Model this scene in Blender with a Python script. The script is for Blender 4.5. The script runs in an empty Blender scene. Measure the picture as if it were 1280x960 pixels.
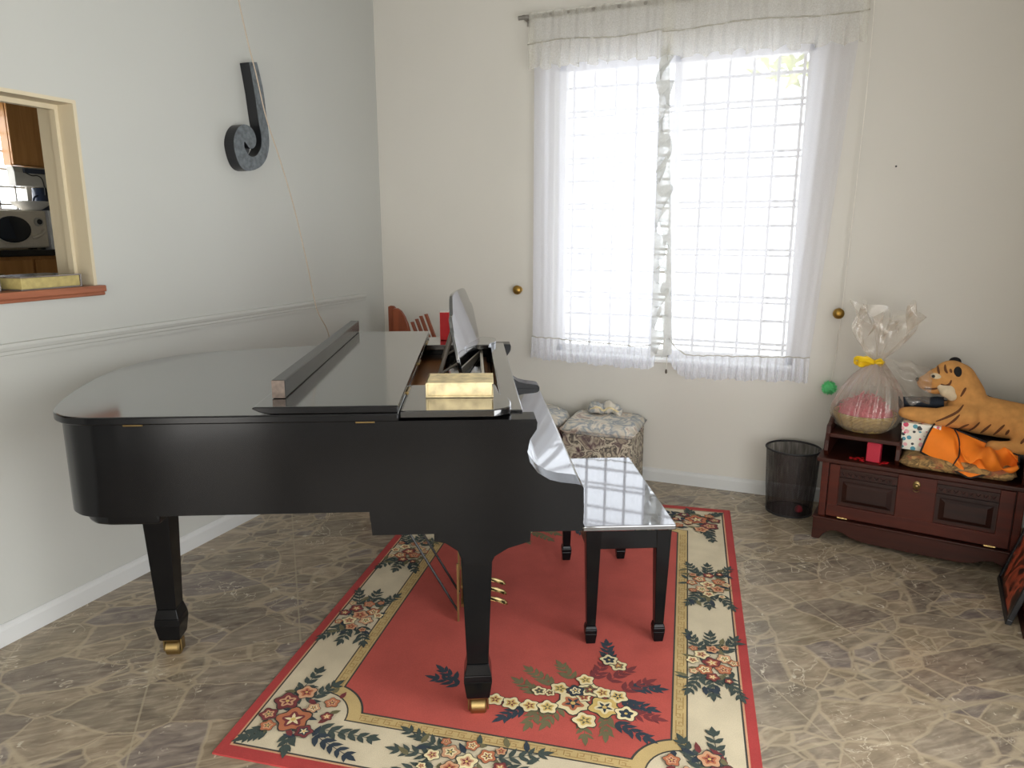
import bpy, bmesh, math, random
from math import sin, cos, pi, radians as R
from mathutils import Vector, Matrix
from mathutils.bvhtree import BVHTree
C = bpy.context.scene
COL = C.collection
rnd = random.Random(7)

# ------------------------------------------------------------------ materials
def lin(h):
    h = h.lstrip('#'); v = [int(h[i:i+2], 16)/255 for i in (0, 2, 4)]
    return tuple(c/12.92 if c <= .04045 else ((c+.055)/1.055)**2.4 for c in v) + (1,)
def nt(name):
    m = bpy.data.materials.new(name); m.use_nodes = True
    t = m.node_tree; b = t.nodes['Principled BSDF']
    return m, t, b
def N(t, typ, **kw):
    n = t.nodes.new(typ)
    for k, v in kw.items():
        if k in n.inputs: n.inputs[k].default_value = v
        else: setattr(n, k, v)
    return n
def coords(t, rot=0, scale=(1, 1, 1)):
    tc = N(t, 'ShaderNodeTexCoord'); mp = N(t, 'ShaderNodeMapping')
    mp.inputs['Rotation'].default_value = (0, 0, rot); mp.inputs['Scale'].default_value = scale
    t.links.new(tc.outputs['Object'], mp.inputs['Vector']); return mp.outputs['Vector']
def ramp(t, fac, stops, interp='LINEAR'):
    r = N(t, 'ShaderNodeValToRGB'); r.color_ramp.interpolation = interp
    e = r.color_ramp.elements
    while len(e) < len(stops): e.new(.5)
    for q, (p, c) in zip(e, stops):
        q.position = p; q.color = lin(c) if isinstance(c, str) else c
    t.links.new(fac, r.inputs['Fac']); return r.outputs['Color']
def mixc(t, fac, a, b, mode='MIX'):
    m = N(t, 'ShaderNodeMix'); m.data_type = 'RGBA'; m.blend_type = mode
    for sock, v in ((m.inputs[0], fac), (m.inputs[6], a), (m.inputs[7], b)):
        if isinstance(v, (int, float)): sock.default_value = v
        elif isinstance(v, tuple): sock.default_value = v
        elif isinstance(v, str): sock.default_value = lin(v)
        else: t.links.new(v, sock)
    return m.outputs[2]
def mathn(t, op, a, b=0.0, c=None):
    m = N(t, 'ShaderNodeMath', operation=op)
    for i, v in enumerate((a, b) if c is None else (a, b, c)):
        if isinstance(v, (int, float)): m.inputs[i].default_value = v
        else: t.links.new(v, m.inputs[i])
    return m.outputs[0]
def bump(t, b, h, s=.2, d=.002):
    n = N(t, 'ShaderNodeBump', Strength=s, Distance=d)
    t.links.new(h, n.inputs['Height']); t.links.new(n.outputs['Normal'], b.inputs['Normal'])
def mat(name, c, rough=.5, metal=0, coat=0, var=.08, scale=14, bmp=0, ior=1.5, emit=0):
    m, t, b = nt(name)
    b.inputs['Roughness'].default_value = rough; b.inputs['Metallic'].default_value = metal
    b.inputs['Coat Weight'].default_value = coat; b.inputs['IOR'].default_value = ior
    b.inputs['Coat Roughness'].default_value = .03
    no = N(t, 'ShaderNodeTexNoise', Scale=scale, Detail=4.0)
    t.links.new(coords(t), no.inputs['Vector'])
    a = lin(c)
    lo = tuple(x*(1-var) for x in a[:3])+(1,); hi = tuple(min(1, x*(1+var)) for x in a[:3])+(1,)
    t.links.new(ramp(t, no.outputs['Fac'], [(.3, lo), (.7, hi)]), b.inputs['Base Color'])
    if bmp: bump(t, b, no.outputs['Fac'], bmp)
    if emit:
        b.inputs['Emission Color'].default_value = a; b.inputs['Emission Strength'].default_value = emit
    return m
def wood(name, c1, c2, rough=.35, axis=0, scale=6, coat=.2):
    m, t, b = nt(name)
    s = [14, 14, 14]; s[axis] = 1.2
    v = coords(t, 0, tuple(s))
    no = N(t, 'ShaderNodeTexNoise', Scale=scale*.35, Detail=5.0, Distortion=.6)
    t.links.new(v, no.inputs['Vector'])
    t.links.new(ramp(t, no.outputs['Fac'], [(.3, c1), (.7, c2)]), b.inputs['Base Color'])
    b.inputs['Roughness'].default_value = rough; b.inputs['Coat Weight'].default_value = coat; b.inputs['IOR'].default_value = 1.33
    bump(t, b, no.outputs['Fac'], .08); return m
def paint(name, c, var=.02):
    m, t, b = nt(name)
    v = coords(t)
    a = N(t, 'ShaderNodeTexNoise', Scale=1.3, Detail=3.0); f = N(t, 'ShaderNodeTexNoise', Scale=90.0, Detail=2.0)
    t.links.new(v, a.inputs['Vector']); t.links.new(v, f.inputs['Vector'])
    k = lin(c)
    t.links.new(ramp(t, a.outputs['Fac'], [(.3, tuple(x*(1-var) for x in k[:3])+(1,)), (.7, tuple(x*(1+var) for x in k[:3])+(1,))]), b.inputs['Base Color'])
    b.inputs['Roughness'].default_value = .55
    bump(t, b, f.outputs['Fac'], .05, .001); return m
def sheer(name, c, transp, transl, lace=0, scale=120):
    m, t, b = nt(name); t.nodes.remove(b)
    out = t.nodes['Material Output']
    tr = N(t, 'ShaderNodeBsdfTransparent'); tl = N(t, 'ShaderNodeBsdfTranslucent'); df = N(t, 'ShaderNodeBsdfDiffuse')
    tr.inputs['Color'].default_value = (1, 1, 1, 1)
    for n in (tl, df): n.inputs['Color'].default_value = lin(c)
    m1 = N(t, 'ShaderNodeMixShader'); m1.inputs[0].default_value = transl
    t.links.new(df.outputs[0], m1.inputs[1]); t.links.new(tl.outputs[0], m1.inputs[2])
    m2 = N(t, 'ShaderNodeMixShader')
    no = N(t, 'ShaderNodeTexNoise', Scale=float(scale), Detail=2.0)
    t.links.new(coords(t), no.inputs['Vector'])
    f = mathn(t, 'MULTIPLY_ADD', no.outputs['Fac'], lace, transp-lace*.5)
    t.links.new(f, m2.inputs[0])
    t.links.new(m1.outputs[0], m2.inputs[1]); t.links.new(tr.outputs[0], m2.inputs[2])
    t.links.new(m2.outputs[0], out.inputs['Surface']); return m

def floor_mat():
    m, t, b = nt('marble_crazy_paving')
    v = coords(t, R(-40))
    # slight warp so that the broken slabs get chipped outlines
    wn = N(t, 'ShaderNodeTexNoise', Scale=11.0, Detail=4.0); t.links.new(v, wn.inputs['Vector'])
    wv = N(t, 'ShaderNodeVectorMath', operation='SCALE'); t.links.new(wn.outputs['Color'], wv.inputs[0]); wv.inputs['Scale'].default_value = .035
    ad = N(t, 'ShaderNodeVectorMath', operation='ADD'); t.links.new(v, ad.inputs[0]); t.links.new(wv.outputs[0], ad.inputs[1])
    st = N(t, 'ShaderNodeMapping'); st.inputs['Scale'].default_value = (1.0, 1.5, 0); t.links.new(ad.outputs[0], st.inputs['Vector'])
    def vor(sc):
        e = N(t, 'ShaderNodeTexVoronoi', feature='DISTANCE_TO_EDGE', Scale=sc); f = N(t, 'ShaderNodeTexVoronoi', Scale=sc)
        for q in (e, f): t.links.new(st.outputs[0], q.inputs['Vector'])
        sp = N(t, 'ShaderNodeSeparateColor'); t.links.new(f.outputs['Color'], sp.inputs['Color'])
        return mathn(t, 'DIVIDE', e.outputs['Distance'], sc), sp.outputs
    d1, c1 = vor(3.6); d2, c2 = vor(8.5)
    # roughly half of the large slabs are broken into smaller shards
    brk = mathn(t, 'GREATER_THAN', c1[1], .58)
    dist = mathn(t, 'MINIMUM', d1, mathn(t, 'ADD', d2, mathn(t, 'MULTIPLY', mathn(t, 'SUBTRACT', 1.0, brk), 1.0)))
    ident = mathn(t, 'ADD', mathn(t, 'MULTIPLY', c1[0], mathn(t, 'SUBTRACT', 1.0, brk)), mathn(t, 'MULTIPLY', c2[0], brk))
    stone = ramp(t, ident, [(0, '#6a6153'), (.14, '#83745f'), (.28, '#5f554f'), (.42, '#8c7c66'), (.56, '#756a5e'), (.7, '#625b60'), (.82, '#7f725b'), (.92, '#514a44')], 'CONSTANT')
    cl = N(t, 'ShaderNodeTexNoise', Scale=7.0, Detail=9.0, Distortion=1.4); t.links.new(ad.outputs[0], cl.inputs['Vector'])
    stone = mixc(t, .45, stone, ramp(t, cl.outputs['Fac'], [(.28, '#4f463c'), (.5, '#7c6f5e'), (.72, '#a49681')]))
    # fine streaks running through the slabs, and pale chips
    sm_ = N(t, 'ShaderNodeMapping'); sm_.inputs['Scale'].default_value = (10, 46, 1); sm_.inputs['Rotation'].default_value = (0, 0, R(28)); t.links.new(ad.outputs[0], sm_.inputs['Vector'])
    sk = N(t, 'ShaderNodeTexNoise', Scale=1.0, Detail=6.0, Distortion=.8); t.links.new(sm_.outputs[0], sk.inputs['Vector'])
    stone = mixc(t, .3, stone, ramp(t, sk.outputs['Fac'], [(.32, '#453d34'), (.5, '#7a6f60'), (.7, '#b0a590')]))
    ch = N(t, 'ShaderNodeTexNoise', Scale=26.0, Detail=5.0, Distortion=1.0); t.links.new(v, ch.inputs['Vector'])
    stone = mixc(t, ramp(t, ch.outputs['Fac'], [(.66, (0, 0, 0, 1)), (.72, (.6, .6, .6, 1))]), stone, '#c2b8a4')
    # thin pale veins
    vn = N(t, 'ShaderNodeTexNoise', Scale=4.0, Detail=6.0, Distortion=2.2); t.links.new(v, vn.inputs['Vector'])
    vd = mathn(t, 'ABSOLUTE', mathn(t, 'SUBTRACT', vn.outputs['Fac'], .5))
    vein = ramp(t, vd, [(0, (1, 1, 1, 1)), (.010, (0, 0, 0, 1))])
    vm = N(t, 'ShaderNodeTexNoise', Scale=2.2, Detail=2.0); t.links.new(v, vm.inputs['Vector'])
    vmask = ramp(t, vm.outputs['Fac'], [(.5, (0, 0, 0, 1)), (.68, (.7, .7, .7, 1))])
    stone = mixc(t, mixc(t, 1.0, vein, vmask, 'MULTIPLY'), stone, '#cfc4ae')
    # tan cement joints of uneven width
    wd = N(t, 'ShaderNodeTexNoise', Scale=7.0, Detail=3.0); t.links.new(v, wd.inputs['Vector'])
    wid = mathn(t, 'MULTIPLY_ADD', wd.outputs['Fac'], .025, -.004)
    jd = mathn(t, 'DIVIDE', dist, mathn(t, 'MAXIMUM', wid, .0015))
    joint = ramp(t, jd, [(.35, (1, 1, 1, 1)), (1.0, (0, 0, 0, 1))])
    col = mixc(t, mixc(t, 1.0, joint, (.58, .58, .58, 1), 'MULTIPLY'), stone, mixc(t, cl.outputs['Fac'], '#8a7c64', '#b0a28a'))
    # half metre tile joints
    br = N(t, 'ShaderNodeTexBrick', Scale=1.0); br.offset = 0; br.inputs['Brick Width'].default_value = .5; br.inputs['Row Height'].default_value = .5
    br.inputs['Mortar Size'].default_value = .0035; t.links.new(v, br.inputs['Vector'])
    col = mixc(t, mathn(t, 'MULTIPLY', br.outputs['Fac'], .6), col, '#958a74')
    t.links.new(mixc(t, .27, col, col, 'ADD'), b.inputs['Base Color'])
    t.links.new(mathn(t, 'MULTIPLY_ADD', cl.outputs['Fac'], .16, .13), b.inputs['Roughness'])
    bump(t, b, jd, .04, .001)
    return m
def floral(name, cols, scale=16):
    m, t, b = nt(name)
    v = coords(t)
    no = N(t, 'ShaderNodeTexNoise', Scale=scale*.9, Detail=4.0, Distortion=1.1); t.links.new(v, no.inputs['Vector'])
    vo = N(t, 'ShaderNodeTexVoronoi', Scale=scale*.8, feature='SMOOTH_F1'); 
    ad = N(t, 'ShaderNodeVectorMath', operation='MULTIPLY_ADD'); t.links.new(no.outputs['Color'], ad.inputs[0]); ad.inputs[1].default_value = (.08, .08, .08); t.links.new(v, ad.inputs[2])
    t.links.new(ad.outputs[0], vo.inputs['Vector'])
    n = len(cols)
    a = ramp(t, no.outputs['Fac'], [(.25+.5*i/(n-1), c) for i, c in enumerate(cols)])
    k = ramp(t, vo.outputs['Distance'], [(.12, (0, 0, 0, 1)), (.3, (1, 1, 1, 1))])
    sp = N(t, 'ShaderNodeSeparateColor'); t.links.new(vo.outputs['Color'], sp.inputs['Color'])
    fl = ramp(t, sp.outputs[0], [(0, cols[0]), (.5, cols[-1]), (1, cols[n//2])])
    t.links.new(mixc(t, k, fl, a), b.inputs['Base Color'])
    b.inputs['Roughness'].default_value = .9; bump(t, b, no.outputs['Fac'], .15); return m
def dotted(name):
    m, t, b = nt(name)
    v = coords(t)
    vo = N(t, 'ShaderNodeTexVoronoi', Scale=46.0); vo.inputs['Randomness'].default_value = .75; t.links.new(v, vo.inputs['Vector'])
    sp = N(t, 'ShaderNodeSeparateColor'); t.links.new(vo.outputs['Color'], sp.inputs['Color'])
    c = ramp(t, sp.outputs[0], [(0, '#2b2f33'), (.25, '#4c8fa0'), (.5, '#c9405f'), (.7, '#3a3f45'), (.85, '#e2a8ac')], 'CONSTANT')
    k = mathn(t, 'LESS_THAN', vo.outputs['Distance'], mathn(t, 'MULTIPLY_ADD', sp.outputs[1], .2, .33))
    t.links.new(mixc(t, k, '#e6e2d4', c), b.inputs['Base Color']); b.inputs['Roughness'].default_value = .4; return m

M = {}
M['wall_a'] = paint('off_white_paint', '#b4b5b0'); M['wall_b'] = paint('cream_paint', '#c8c5bd')
M['white'] = paint('white_gloss_paint', '#e4e4e2'); M['cream'] = paint('cream_gloss_paint', '#c4b89d')
M['ceil'] = paint('ceiling_paint', '#cfcfcb'); M['floor'] = floor_mat()
def lacquer(name, rough, spots, ior=1.45, coat=0):
    m, t, b = nt(name)
    v = coords(t)
    n1 = N(t, 'ShaderNodeTexNoise', Scale=6.0, Detail=5.0); t.links.new(v, n1.inputs['Vector'])
    b.inputs['Base Color'].default_value = (.0045, .0045, .005, 1)
    t.links.new(mathn(t, 'MULTIPLY_ADD', n1.outputs['Fac'], spots, rough-spots*.5), b.inputs['Roughness'])
    b.inputs['IOR'].default_value = ior; b.inputs['Coat Weight'].default_value = coat; b.inputs['Coat Roughness'].default_value = .1
    return m
M['black'] = lacquer('black_polished_lacquer', .1, .06, 1.75, 1); M['black_satin'] = lacquer('black_worn_lacquer', .16, .10, 1.27)
M['black_mirror'] = mat('black_mirror_lacquer', '#0e0e10', .045, 0, 1, .1, 5, 0, 2.35)
M['brass'] = mat('aged_brass', '#9a8458', .42, 1); M['brass_bright'] = mat('polished_brass', '#e6c98a', .2, 1)
M['brownwood'] = wood('piano_inner_wood', '#7a4f2c', '#a06c3e', .4, 1); M['plate'] = mat('iron_plate_bronze', '#4a3b26', .4, .6)
M['strut'] = mat('grey_brown_painted_strut', '#6e675f', .5)
M['felt'] = mat('dark_felt', '#1a1a1c', .9); M['worn'] = mat('worn_bare_wood', '#5e5148', .6, 0, 0, .35, 60)
M['rail'] = mat('dark_grey_varnish', '#2a2b2c', .22)
M['redwood'] = wood('reddish_mahogany', '#6b3524', '#8a4a30', .35, 2)
M['sillwood'] = wood('red_brown_sill_wood', '#84503a', '#9c6248', .4, 1)
M['dark'] = wood('dark_stained_oak', '#2a1009', '#3c180e', .42, 0, 6, 0); M['dark2'] = wood('dark_stained_panel', '#1f0d09', '#2c140d', .42, 0, 6, 0)
M['warm'] = wood('dark_red_oak', '#3a140b', '#4f1d10', .42, 0, 6, 0)
M['jet'] = mat('black_carved_wood', '#15161a', .35); M['jetface'] = mat('greyish_rubbed_black_wood', '#5a6064', .5, 0, 0, .4, 45)
M['cord'] = mat('tan_cord', '#ab9d8c', .8); M['whitecord'] = mat('white_cord', '#dcd8cf', .8)
M['knobm'] = mat('dull_brass_knob', '#9a7a3c', .35, .9)
M['sheer'] = sheer('sheer_white_voile', '#f0f0f8', .45, .66, .1, 300)
M['sheer2'] = sheer('denser_white_voile', '#f0f0f8', .36, .76, .1, 300)  # left panel: less see-through than the right, so the bars fade
M['hem'] = sheer('gathered_voile_ruffle', '#f4f6ff', .4, .68, .2, 90)
M['lace'] = sheer('white_lace_ruffle', '#d4d6d4', .15, .10, .25, 70)
M['seam'] = sheer('stitched_seam', '#c9c6ba', .4, .4, .3, 200)
M['valance'] = sheer('valance_voile', '#e2e0d6', .55, .35, .2, 160)
M['rod'] = mat('grey_metal_rod', '#8a8680', .4, .5)
M['bar'] = mat('pale_painted_iron', '#bdb8ae', .5); M['steel'] = mat('white_window_frame', '#dedcd6', .5)
M['page'] = mat('yellowed_pages', '#d9c9a0', .8, 0, 0, .2, 60); M['cover'] = mat('stained_cream_cover', '#d8c69a', .6, 0, 0, .3, 26)
M['red'] = mat('red_card', '#c8141e', .6); M['redw'] = mat('white_card_edge', '#e8e2dc', .6); M['crimson'] = mat('crimson_box', '#b02238', .45)
M['khaki'] = mat('khaki_pages', '#a99a62', .7, 0, 0, .15, 50); M['greycover'] = mat('grey_glossy_cover', '#6a625c', .12, 0, .6)
M['wire'] = None
M['wicker'] = None
M['pink'] = mat('pink_paper', '#cf5a6c', .7); M['yellow'] = mat('yellow_ribbon', '#e8c21c', .4); M['green'] = mat('green_fluff', '#66cf88', .9)
M['gold'] = floral('gold_floral_tapestry', ['#8a6a3c', '#b08a52', '#5c4a30', '#c09a60', '#9a5a3c'], 22)
M['ottoman'] = floral('dark_floral_tapestry', ['#6a2f50', '#b8ad98', '#453f3e', '#cbc1ab', '#5a4a4c', '#a69a88', '#3a3536'], 14)
M['ottotop'] = floral('pale_floral_tapestry', ['#b0a797', '#d2cabb', '#8f969c', '#dcd2c2', '#a8958c', '#cfc8ba'], 11)
M['dots'] = dotted('multicoloured_dotted_paper'); M['cloth'] = mat('bright_orange_cloth', '#f08018', .75, 0, 0, .1, 9)
M['trim'] = mat('black_binding', '#1c1a1a', .8); M['navy'] = mat('navy_fabric', '#16202c', .85); M['blackbag'] = mat('black_nylon', '#17171a', .6)
M['tiger'] = mat('tan_orange_plush', '#c08a4c', .95, 0, 0, .14, 30, .3); M['stripe'] = mat('brown_stripe_plush', '#5f3a20', .95)
M['tigerw'] = mat('white_plush', '#c9b99c', .95, 0, 0, .12, 40, .3); M['tigerb'] = mat('black_plush', '#161414', .9); M['eyeb'] = mat('black_glossy_eye', '#080808', .1)
M['oakcab'] = wood('orange_oak_cabinet', '#a5733f', '#b9854d', .4, 2); M['beigeplastic'] = mat('beige_plastic', '#cfc6b6', .4)
M['darkglass'] = mat('dark_blue_glass', '#141c28', .08); M['grey'] = mat('grey_enamel', '#a8a59c', .4); M['blackstone'] = mat('black_counter', '#14161c', .12)
M['porcelain'] = mat('white_porcelain', '#e8e8e6', .2); M['blueb'] = mat('dark_blue_metal', '#232f44', .3); M['bagw'] = mat('white_plastic_bag', '#e3e6ea', .4)
M['canvas_o'] = None
M['rubber'] = mat('black_cable', '#1a1a1a', .5); M['leaf'] = mat('pale_green_leaves', '#b6b86a', .6, 0, 0, .3, 3); M['bark'] = mat('grey_bark', '#75685a', .9)  # leaf: pale yellow-green foliage colour

def wire_mat():
    m, t, b = nt('black_wire_mesh')
    v = coords(t)
    no = N(t, 'ShaderNodeTexNoise', Scale=60.0, Detail=1.0); mp = N(t, 'ShaderNodeMapping'); mp.inputs['Scale'].default_value = (1, 1, .12)
    t.links.new(v, mp.inputs['Vector']); t.links.new(mp.outputs[0], no.inputs['Vector'])
    b.inputs['Base Color'].default_value = lin('#332b2b'); b.inputs['Roughness'].default_value = .45; b.inputs['Metallic'].default_value = .4
    t.links.new(ramp(t, no.outputs['Fac'], [(.35, (.75, .75, .75, 1)), (.7, (.42, .42, .42, 1))]), b.inputs['Alpha']); return m
M['wire'] = wire_mat()
def wicker_mat():
    m, t, b = nt('woven_straw')
    v = coords(t)
    w = N(t, 'ShaderNodeTexWave', Scale=55.0, Distortion=1.0); w.bands_direction = 'Z'; t.links.new(v, w.inputs['Vector'])
    n = N(t, 'ShaderNodeTexNoise', Scale=70.0); t.links.new(v, n.inputs['Vector'])
    k = mixc(t, .5, w.outputs['Color'], n.outputs['Color'])
    t.links.new(ramp(t, k, [(.25, '#6e5629'), (.7, '#cfae62')]), b.inputs['Base Color']); b.inputs['Roughness'].default_value = .8
    bump(t, b, w.outputs['Fac'], .6, .004); return m
M['wicker'] = wicker_mat()
def cello_mat():
    m, t, b = nt('clear_cellophane'); t.nodes.remove(b); out = t.nodes['Material Output']
    tr = N(t, 'ShaderNodeBsdfTransparent'); gl = N(t, 'ShaderNodeBsdfGlossy'); gl.inputs['Roughness'].default_value = .2
    tr.inputs['Color'].default_value = (.97, .96, .95, 1)
    df = N(t, 'ShaderNodeBsdfDiffuse'); df.inputs['Color'].default_value = lin('#d9cfc0')
    fr = N(t, 'ShaderNodeLayerWeight'); fr.inputs['Blend'].default_value = .35
    m1 = N(t, 'ShaderNodeMixShader'); m1.inputs[0].default_value = .28; t.links.new(df.outputs[0], m1.inputs[1]); t.links.new(gl.outputs[0], m1.inputs[2])
    m2 = N(t, 'ShaderNodeMixShader')
    t.links.new(mathn(t, 'MULTIPLY_ADD', fr.outputs['Fresnel'], .42, .18), m2.inputs[0])
    t.links.new(tr.outputs[0], m2.inputs[1]); t.links.new(m1.outputs[0], m2.inputs[2]); t.links.new(m2.outputs[0], out.inputs['Surface']); return m
M['cello'] = cello_mat()
def painting_mat():
    m, t, b = nt('dark_orange_painting')
    no = N(t, 'ShaderNodeTexNoise', Scale=7.0, Detail=3.0, Distortion=1.0); t.links.new(coords(t), no.inputs['Vector'])
    t.links.new(ramp(t, no.outputs['Fac'], [(.38, '#1d1512'), (.48, '#5a2a1a'), (.55, '#c4573a'), (.7, '#2a1a14')]), b.inputs['Base Color']); b.inputs['Roughness'].default_value = .4; return m
M['canvas_o'] = painting_mat()

# ------------------------------------------------------------------ mesh builder
class MB:
    def __init__(s): s.bm = bmesh.new(); s.cur = 0
    def face(s, vs):
        try:
            f = s.bm.faces.new(vs); f.material_index = s.cur; return f
        except ValueError: return None
    def poly(s, pts): return s.face([s.bm.verts.new(p) for p in pts])
    def prism(s, pts, off):
        """closed outline (3-D points) pushed along off"""
        off = Vector(off)
        a = [s.bm.verts.new(p) for p in pts]; b = [s.bm.verts.new(Vector(p)+off) for p in pts]
        s.face(a); s.face(b[::-1]); n = len(a)
        for i in range(n): s.face([a[i], b[i], b[(i+1) % n], a[(i+1) % n]])
    def box(s, x0, x1, y0, y1, z0, z1, mtx=None):
        p = [Vector((x, y, z)) for z in (z0, z1) for x, y in ((x0, y0), (x1, y0), (x1, y1), (x0, y1))]
        if mtx: p = [mtx @ q for q in p]
        v = [s.bm.verts.new(q) for q in p]
        for f in ((3, 2, 1, 0), (4, 5, 6, 7), (0, 1, 5, 4), (1, 2, 6, 5), (2, 3, 7, 6), (3, 0, 4, 7)): s.face([v[i] for i in f])
    def frustum(s, c0, w0, c1, w1):
        """four-sided tapered post: centre and (wx, wy) at the bottom and the top"""
        a = [s.bm.verts.new((c0[0]+sx*w0[0]/2, c0[1]+sy*w0[1]/2, c0[2])) for sx, sy in ((-1, -1), (1, -1), (1, 1), (-1, 1))]
        b = [s.bm.verts.new((c1[0]+sx*w1[0]/2, c1[1]+sy*w1[1]/2, c1[2])) for sx, sy in ((-1, -1), (1, -1), (1, 1), (-1, 1))]
        s.face(a[::-1]); s.face(b)
        for i in range(4): s.face([a[i], a[(i+1) % 4], b[(i+1) % 4], b[i]])
    def stack(s, levels, cx, cy):
        for (z0, w0), (z1, w1) in zip(levels, levels[1:]): s.frustum((cx, cy, z0), (w0, w0), (cx, cy, z1), (w1, w1))
    def loft(s, rings, cap=True, closed=True):
        rs = [[s.bm.verts.new(p) for p in r] for r in rings]
        n = len(rs[0])
        for a, b in zip(rs, rs[1:]):
            for i in range(n if closed else n-1): s.face([a[i], a[(i+1) % n], b[(i+1) % n], b[i]])
        if cap: s.face(rs[0][::-1]); s.face(rs[-1])
    def lathe(s, prof, c=(0, 0, 0), n=24, cap=True, wob=None):
        s.loft([[(c[0]+(r if not wob else r*wob(2*pi*i/n, z))*cos(2*pi*i/n), c[1]+(r if not wob else r*wob(2*pi*i/n, z))*sin(2*pi*i/n), c[2]+z) for i in range(n)] for r, z in prof], cap)
    def tube(s, pts, r, n=8, cap=True):
        pts = [Vector(p) for p in pts]; rings = []
        for i, p in enumerate(pts):
            d = (pts[min(i+1, len(pts)-1)]-pts[max(i-1, 0)]).normalized()
            u = d.cross(Vector((0, 0, 1)));
            if u.length < .05: u = d.cross(Vector((1, 0, 0)))
            u.normalize(); w = d.cross(u); k = r[i] if isinstance(r, (list, tuple)) else r
            rings.append([p+u*k*cos(2*pi*j/n)+w*k*sin(2*pi*j/n) for j in range(n)])
        s.loft(rings, cap)
    def grid(s, f, nu, nv):
        g = [[s.bm.verts.new(f(i/nu, j/nv)) for j in range(nv+1)] for i in range(nu+1)]
        for i in range(nu):
            for j in range(nv): s.face([g[i][j], g[i+1][j], g[i+1][j+1], g[i][j+1]])
    def ball(s, c, r, n=16, m=10, mtx=None):
        if not isinstance(r, (tuple, list)): r = (r, r, r)
        c = Vector(c)
        def p(th, ph):
            q = Vector((r[0]*sin(th)*cos(ph), r[1]*sin(th)*sin(ph), r[2]*cos(th)))
            return c+(mtx @ q if mtx else q)
        top = s.bm.verts.new(p(0, 0)); bot = s.bm.verts.new(p(pi, 0))
        rs = [[s.bm.verts.new(p(pi*k/m, 2*pi*j/n)) for j in range(n)] for k in range(1, m)]
        for j in range(n):
            s.face([top, rs[0][j], rs[0][(j+1) % n]]); s.face([bot, rs[-1][(j+1) % n], rs[-1][j]])
            for a, b in zip(rs, rs[1:]): s.face([a[j], b[j], b[(j+1) % n], a[(j+1) % n]])
    def build(s, name, mats, parent=None, org=(0, 0, 0), smooth=0, bev=0, sub=0, solid=0, normals=True):
        if any(org): bmesh.ops.translate(s.bm, verts=s.bm.verts, vec=-Vector(org))
        if normals: bmesh.ops.recalc_face_normals(s.bm, faces=s.bm.faces)
        me = bpy.data.meshes.new(name); s.bm.to_mesh(me); s.bm.free()
        for m in (mats if isinstance(mats, list) else [mats]): me.materials.append(M[m] if isinstance(m, str) else m)
        o = bpy.data.objects.new(name, me); COL.objects.link(o)
        if parent: o.parent = parent
        if smooth:
            for p in me.polygons: p.use_smooth = True
            if smooth < 180: me.set_sharp_from_angle(angle=R(smooth))
        if solid:
            q = o.modifiers.new('thick', 'SOLIDIFY'); q.thickness = solid
        if bev:
            q = o.modifiers.new('edge', 'BEVEL'); q.width = bev; q.segments = 2; q.limit_method = 'ANGLE'; q.angle_limit = R(35)
        if sub:
            q = o.modifiers.new('sub', 'SUBSURF'); q.levels = sub; q.render_levels = sub
        return o
def tag(o, label, cat, group=None, kind=None):
    o['label'] = label; o['category'] = cat
    if group: o['group'] = group
    if kind: o['kind'] = kind
    return o
def thing(name, label, cat, loc=(0, 0, 0), rz=0, group=None):
    o = bpy.data.objects.new(name, None); COL.objects.link(o); o.empty_display_size = .1
    o.location = loc; o.rotation_euler = (0, 0, rz); return tag(o, label, cat, group)
def struct(o): o['kind'] = 'structure'; return o
def BX(name, m, dims, parent=None, bev=0, org=(0, 0, 0)):
    b = MB(); b.box(*dims); return b.build(name, m, parent, org, 0, bev)
def catmull(P, n=6, closed=False):
    P = [Vector(p) for p in P]; out = []; L = len(P)
    for i in range(L if closed else L-1):
        g = (lambda k: P[k % L]) if closed else (lambda k: P[max(0, min(L-1, k))])
        a, b, c, d = g(i-1), g(i), g(i+1), g(i+2)
        for k in range(n):
            t = k/n; out.append(.5*((2*b)+(c-a)*t+(2*a-5*b+4*c-d)*t*t+(3*b-a-3*c+d)*t**3))
    if not closed: out.append(P[-1])
    return out
def inset(P, d):
    """offset a 2-D open or closed outline (x, y) sideways by d (left of travel)"""
    out = []; n = len(P)
    for i in range(n):
        a = Vector(P[max(i-1, 0)][:2]); c = Vector(P[min(i+1, n-1)][:2]); t = (c-a).normalized()
        out.append((P[i][0]-t.y*d, P[i][1]+t.x*d))
    return out

# ------------------------------------------------------------------ camera
CAMH, PITCH, YAW = 1.5, R(12.0), R(22.0)
cd = bpy.data.cameras.new('camera'); cam = bpy.data.objects.new('camera', cd); COL.objects.link(cam); C.camera = cam
cd.sensor_width = 36; cd.lens = 900/1280*36; cd.clip_start = .02
cam.location = (0, 0, CAMH); cam.rotation_euler = (pi/2-PITCH, 0, YAW)

# ------------------------------------------------------------------ room shell
XL, XR, YB, YF, H = -2.65, 1.2, 4.23, -1.9, 3.12
KX, KY0 = -5.10, .35
struct(BX('floor', 'floor', (KX-.2, XR+.2, YF-.2, YB+.2, -.12, 0)))
struct(BX('ceiling', 'ceil', (KX-.2, XR+.2, YF-.2, YB+.2, H, H+.12)))
def wall_hole(name, m, axis, pos, thick, u0, u1, hu0, hu1, hz0, hz1):
    b = MB()
    for a0, a1, z0, z1 in ((u0, hu0, 0, H), (hu1, u1, 0, H), (hu0, hu1, 0, hz0), (hu0, hu1, hz1, H)):
        if a1-a0 < 1e-4 or z1-z0 < 1e-4: continue
        if axis == 'x': b.box(pos, pos+thick, a0, a1, z0, z1)
        else: b.box(a0, a1, pos, pos+thick, z0, z1)
    return struct(b.build(name, m))
HY0, HY1, HZ0, HZ1 = .75, 2.085, 1.262, 1.988
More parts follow.
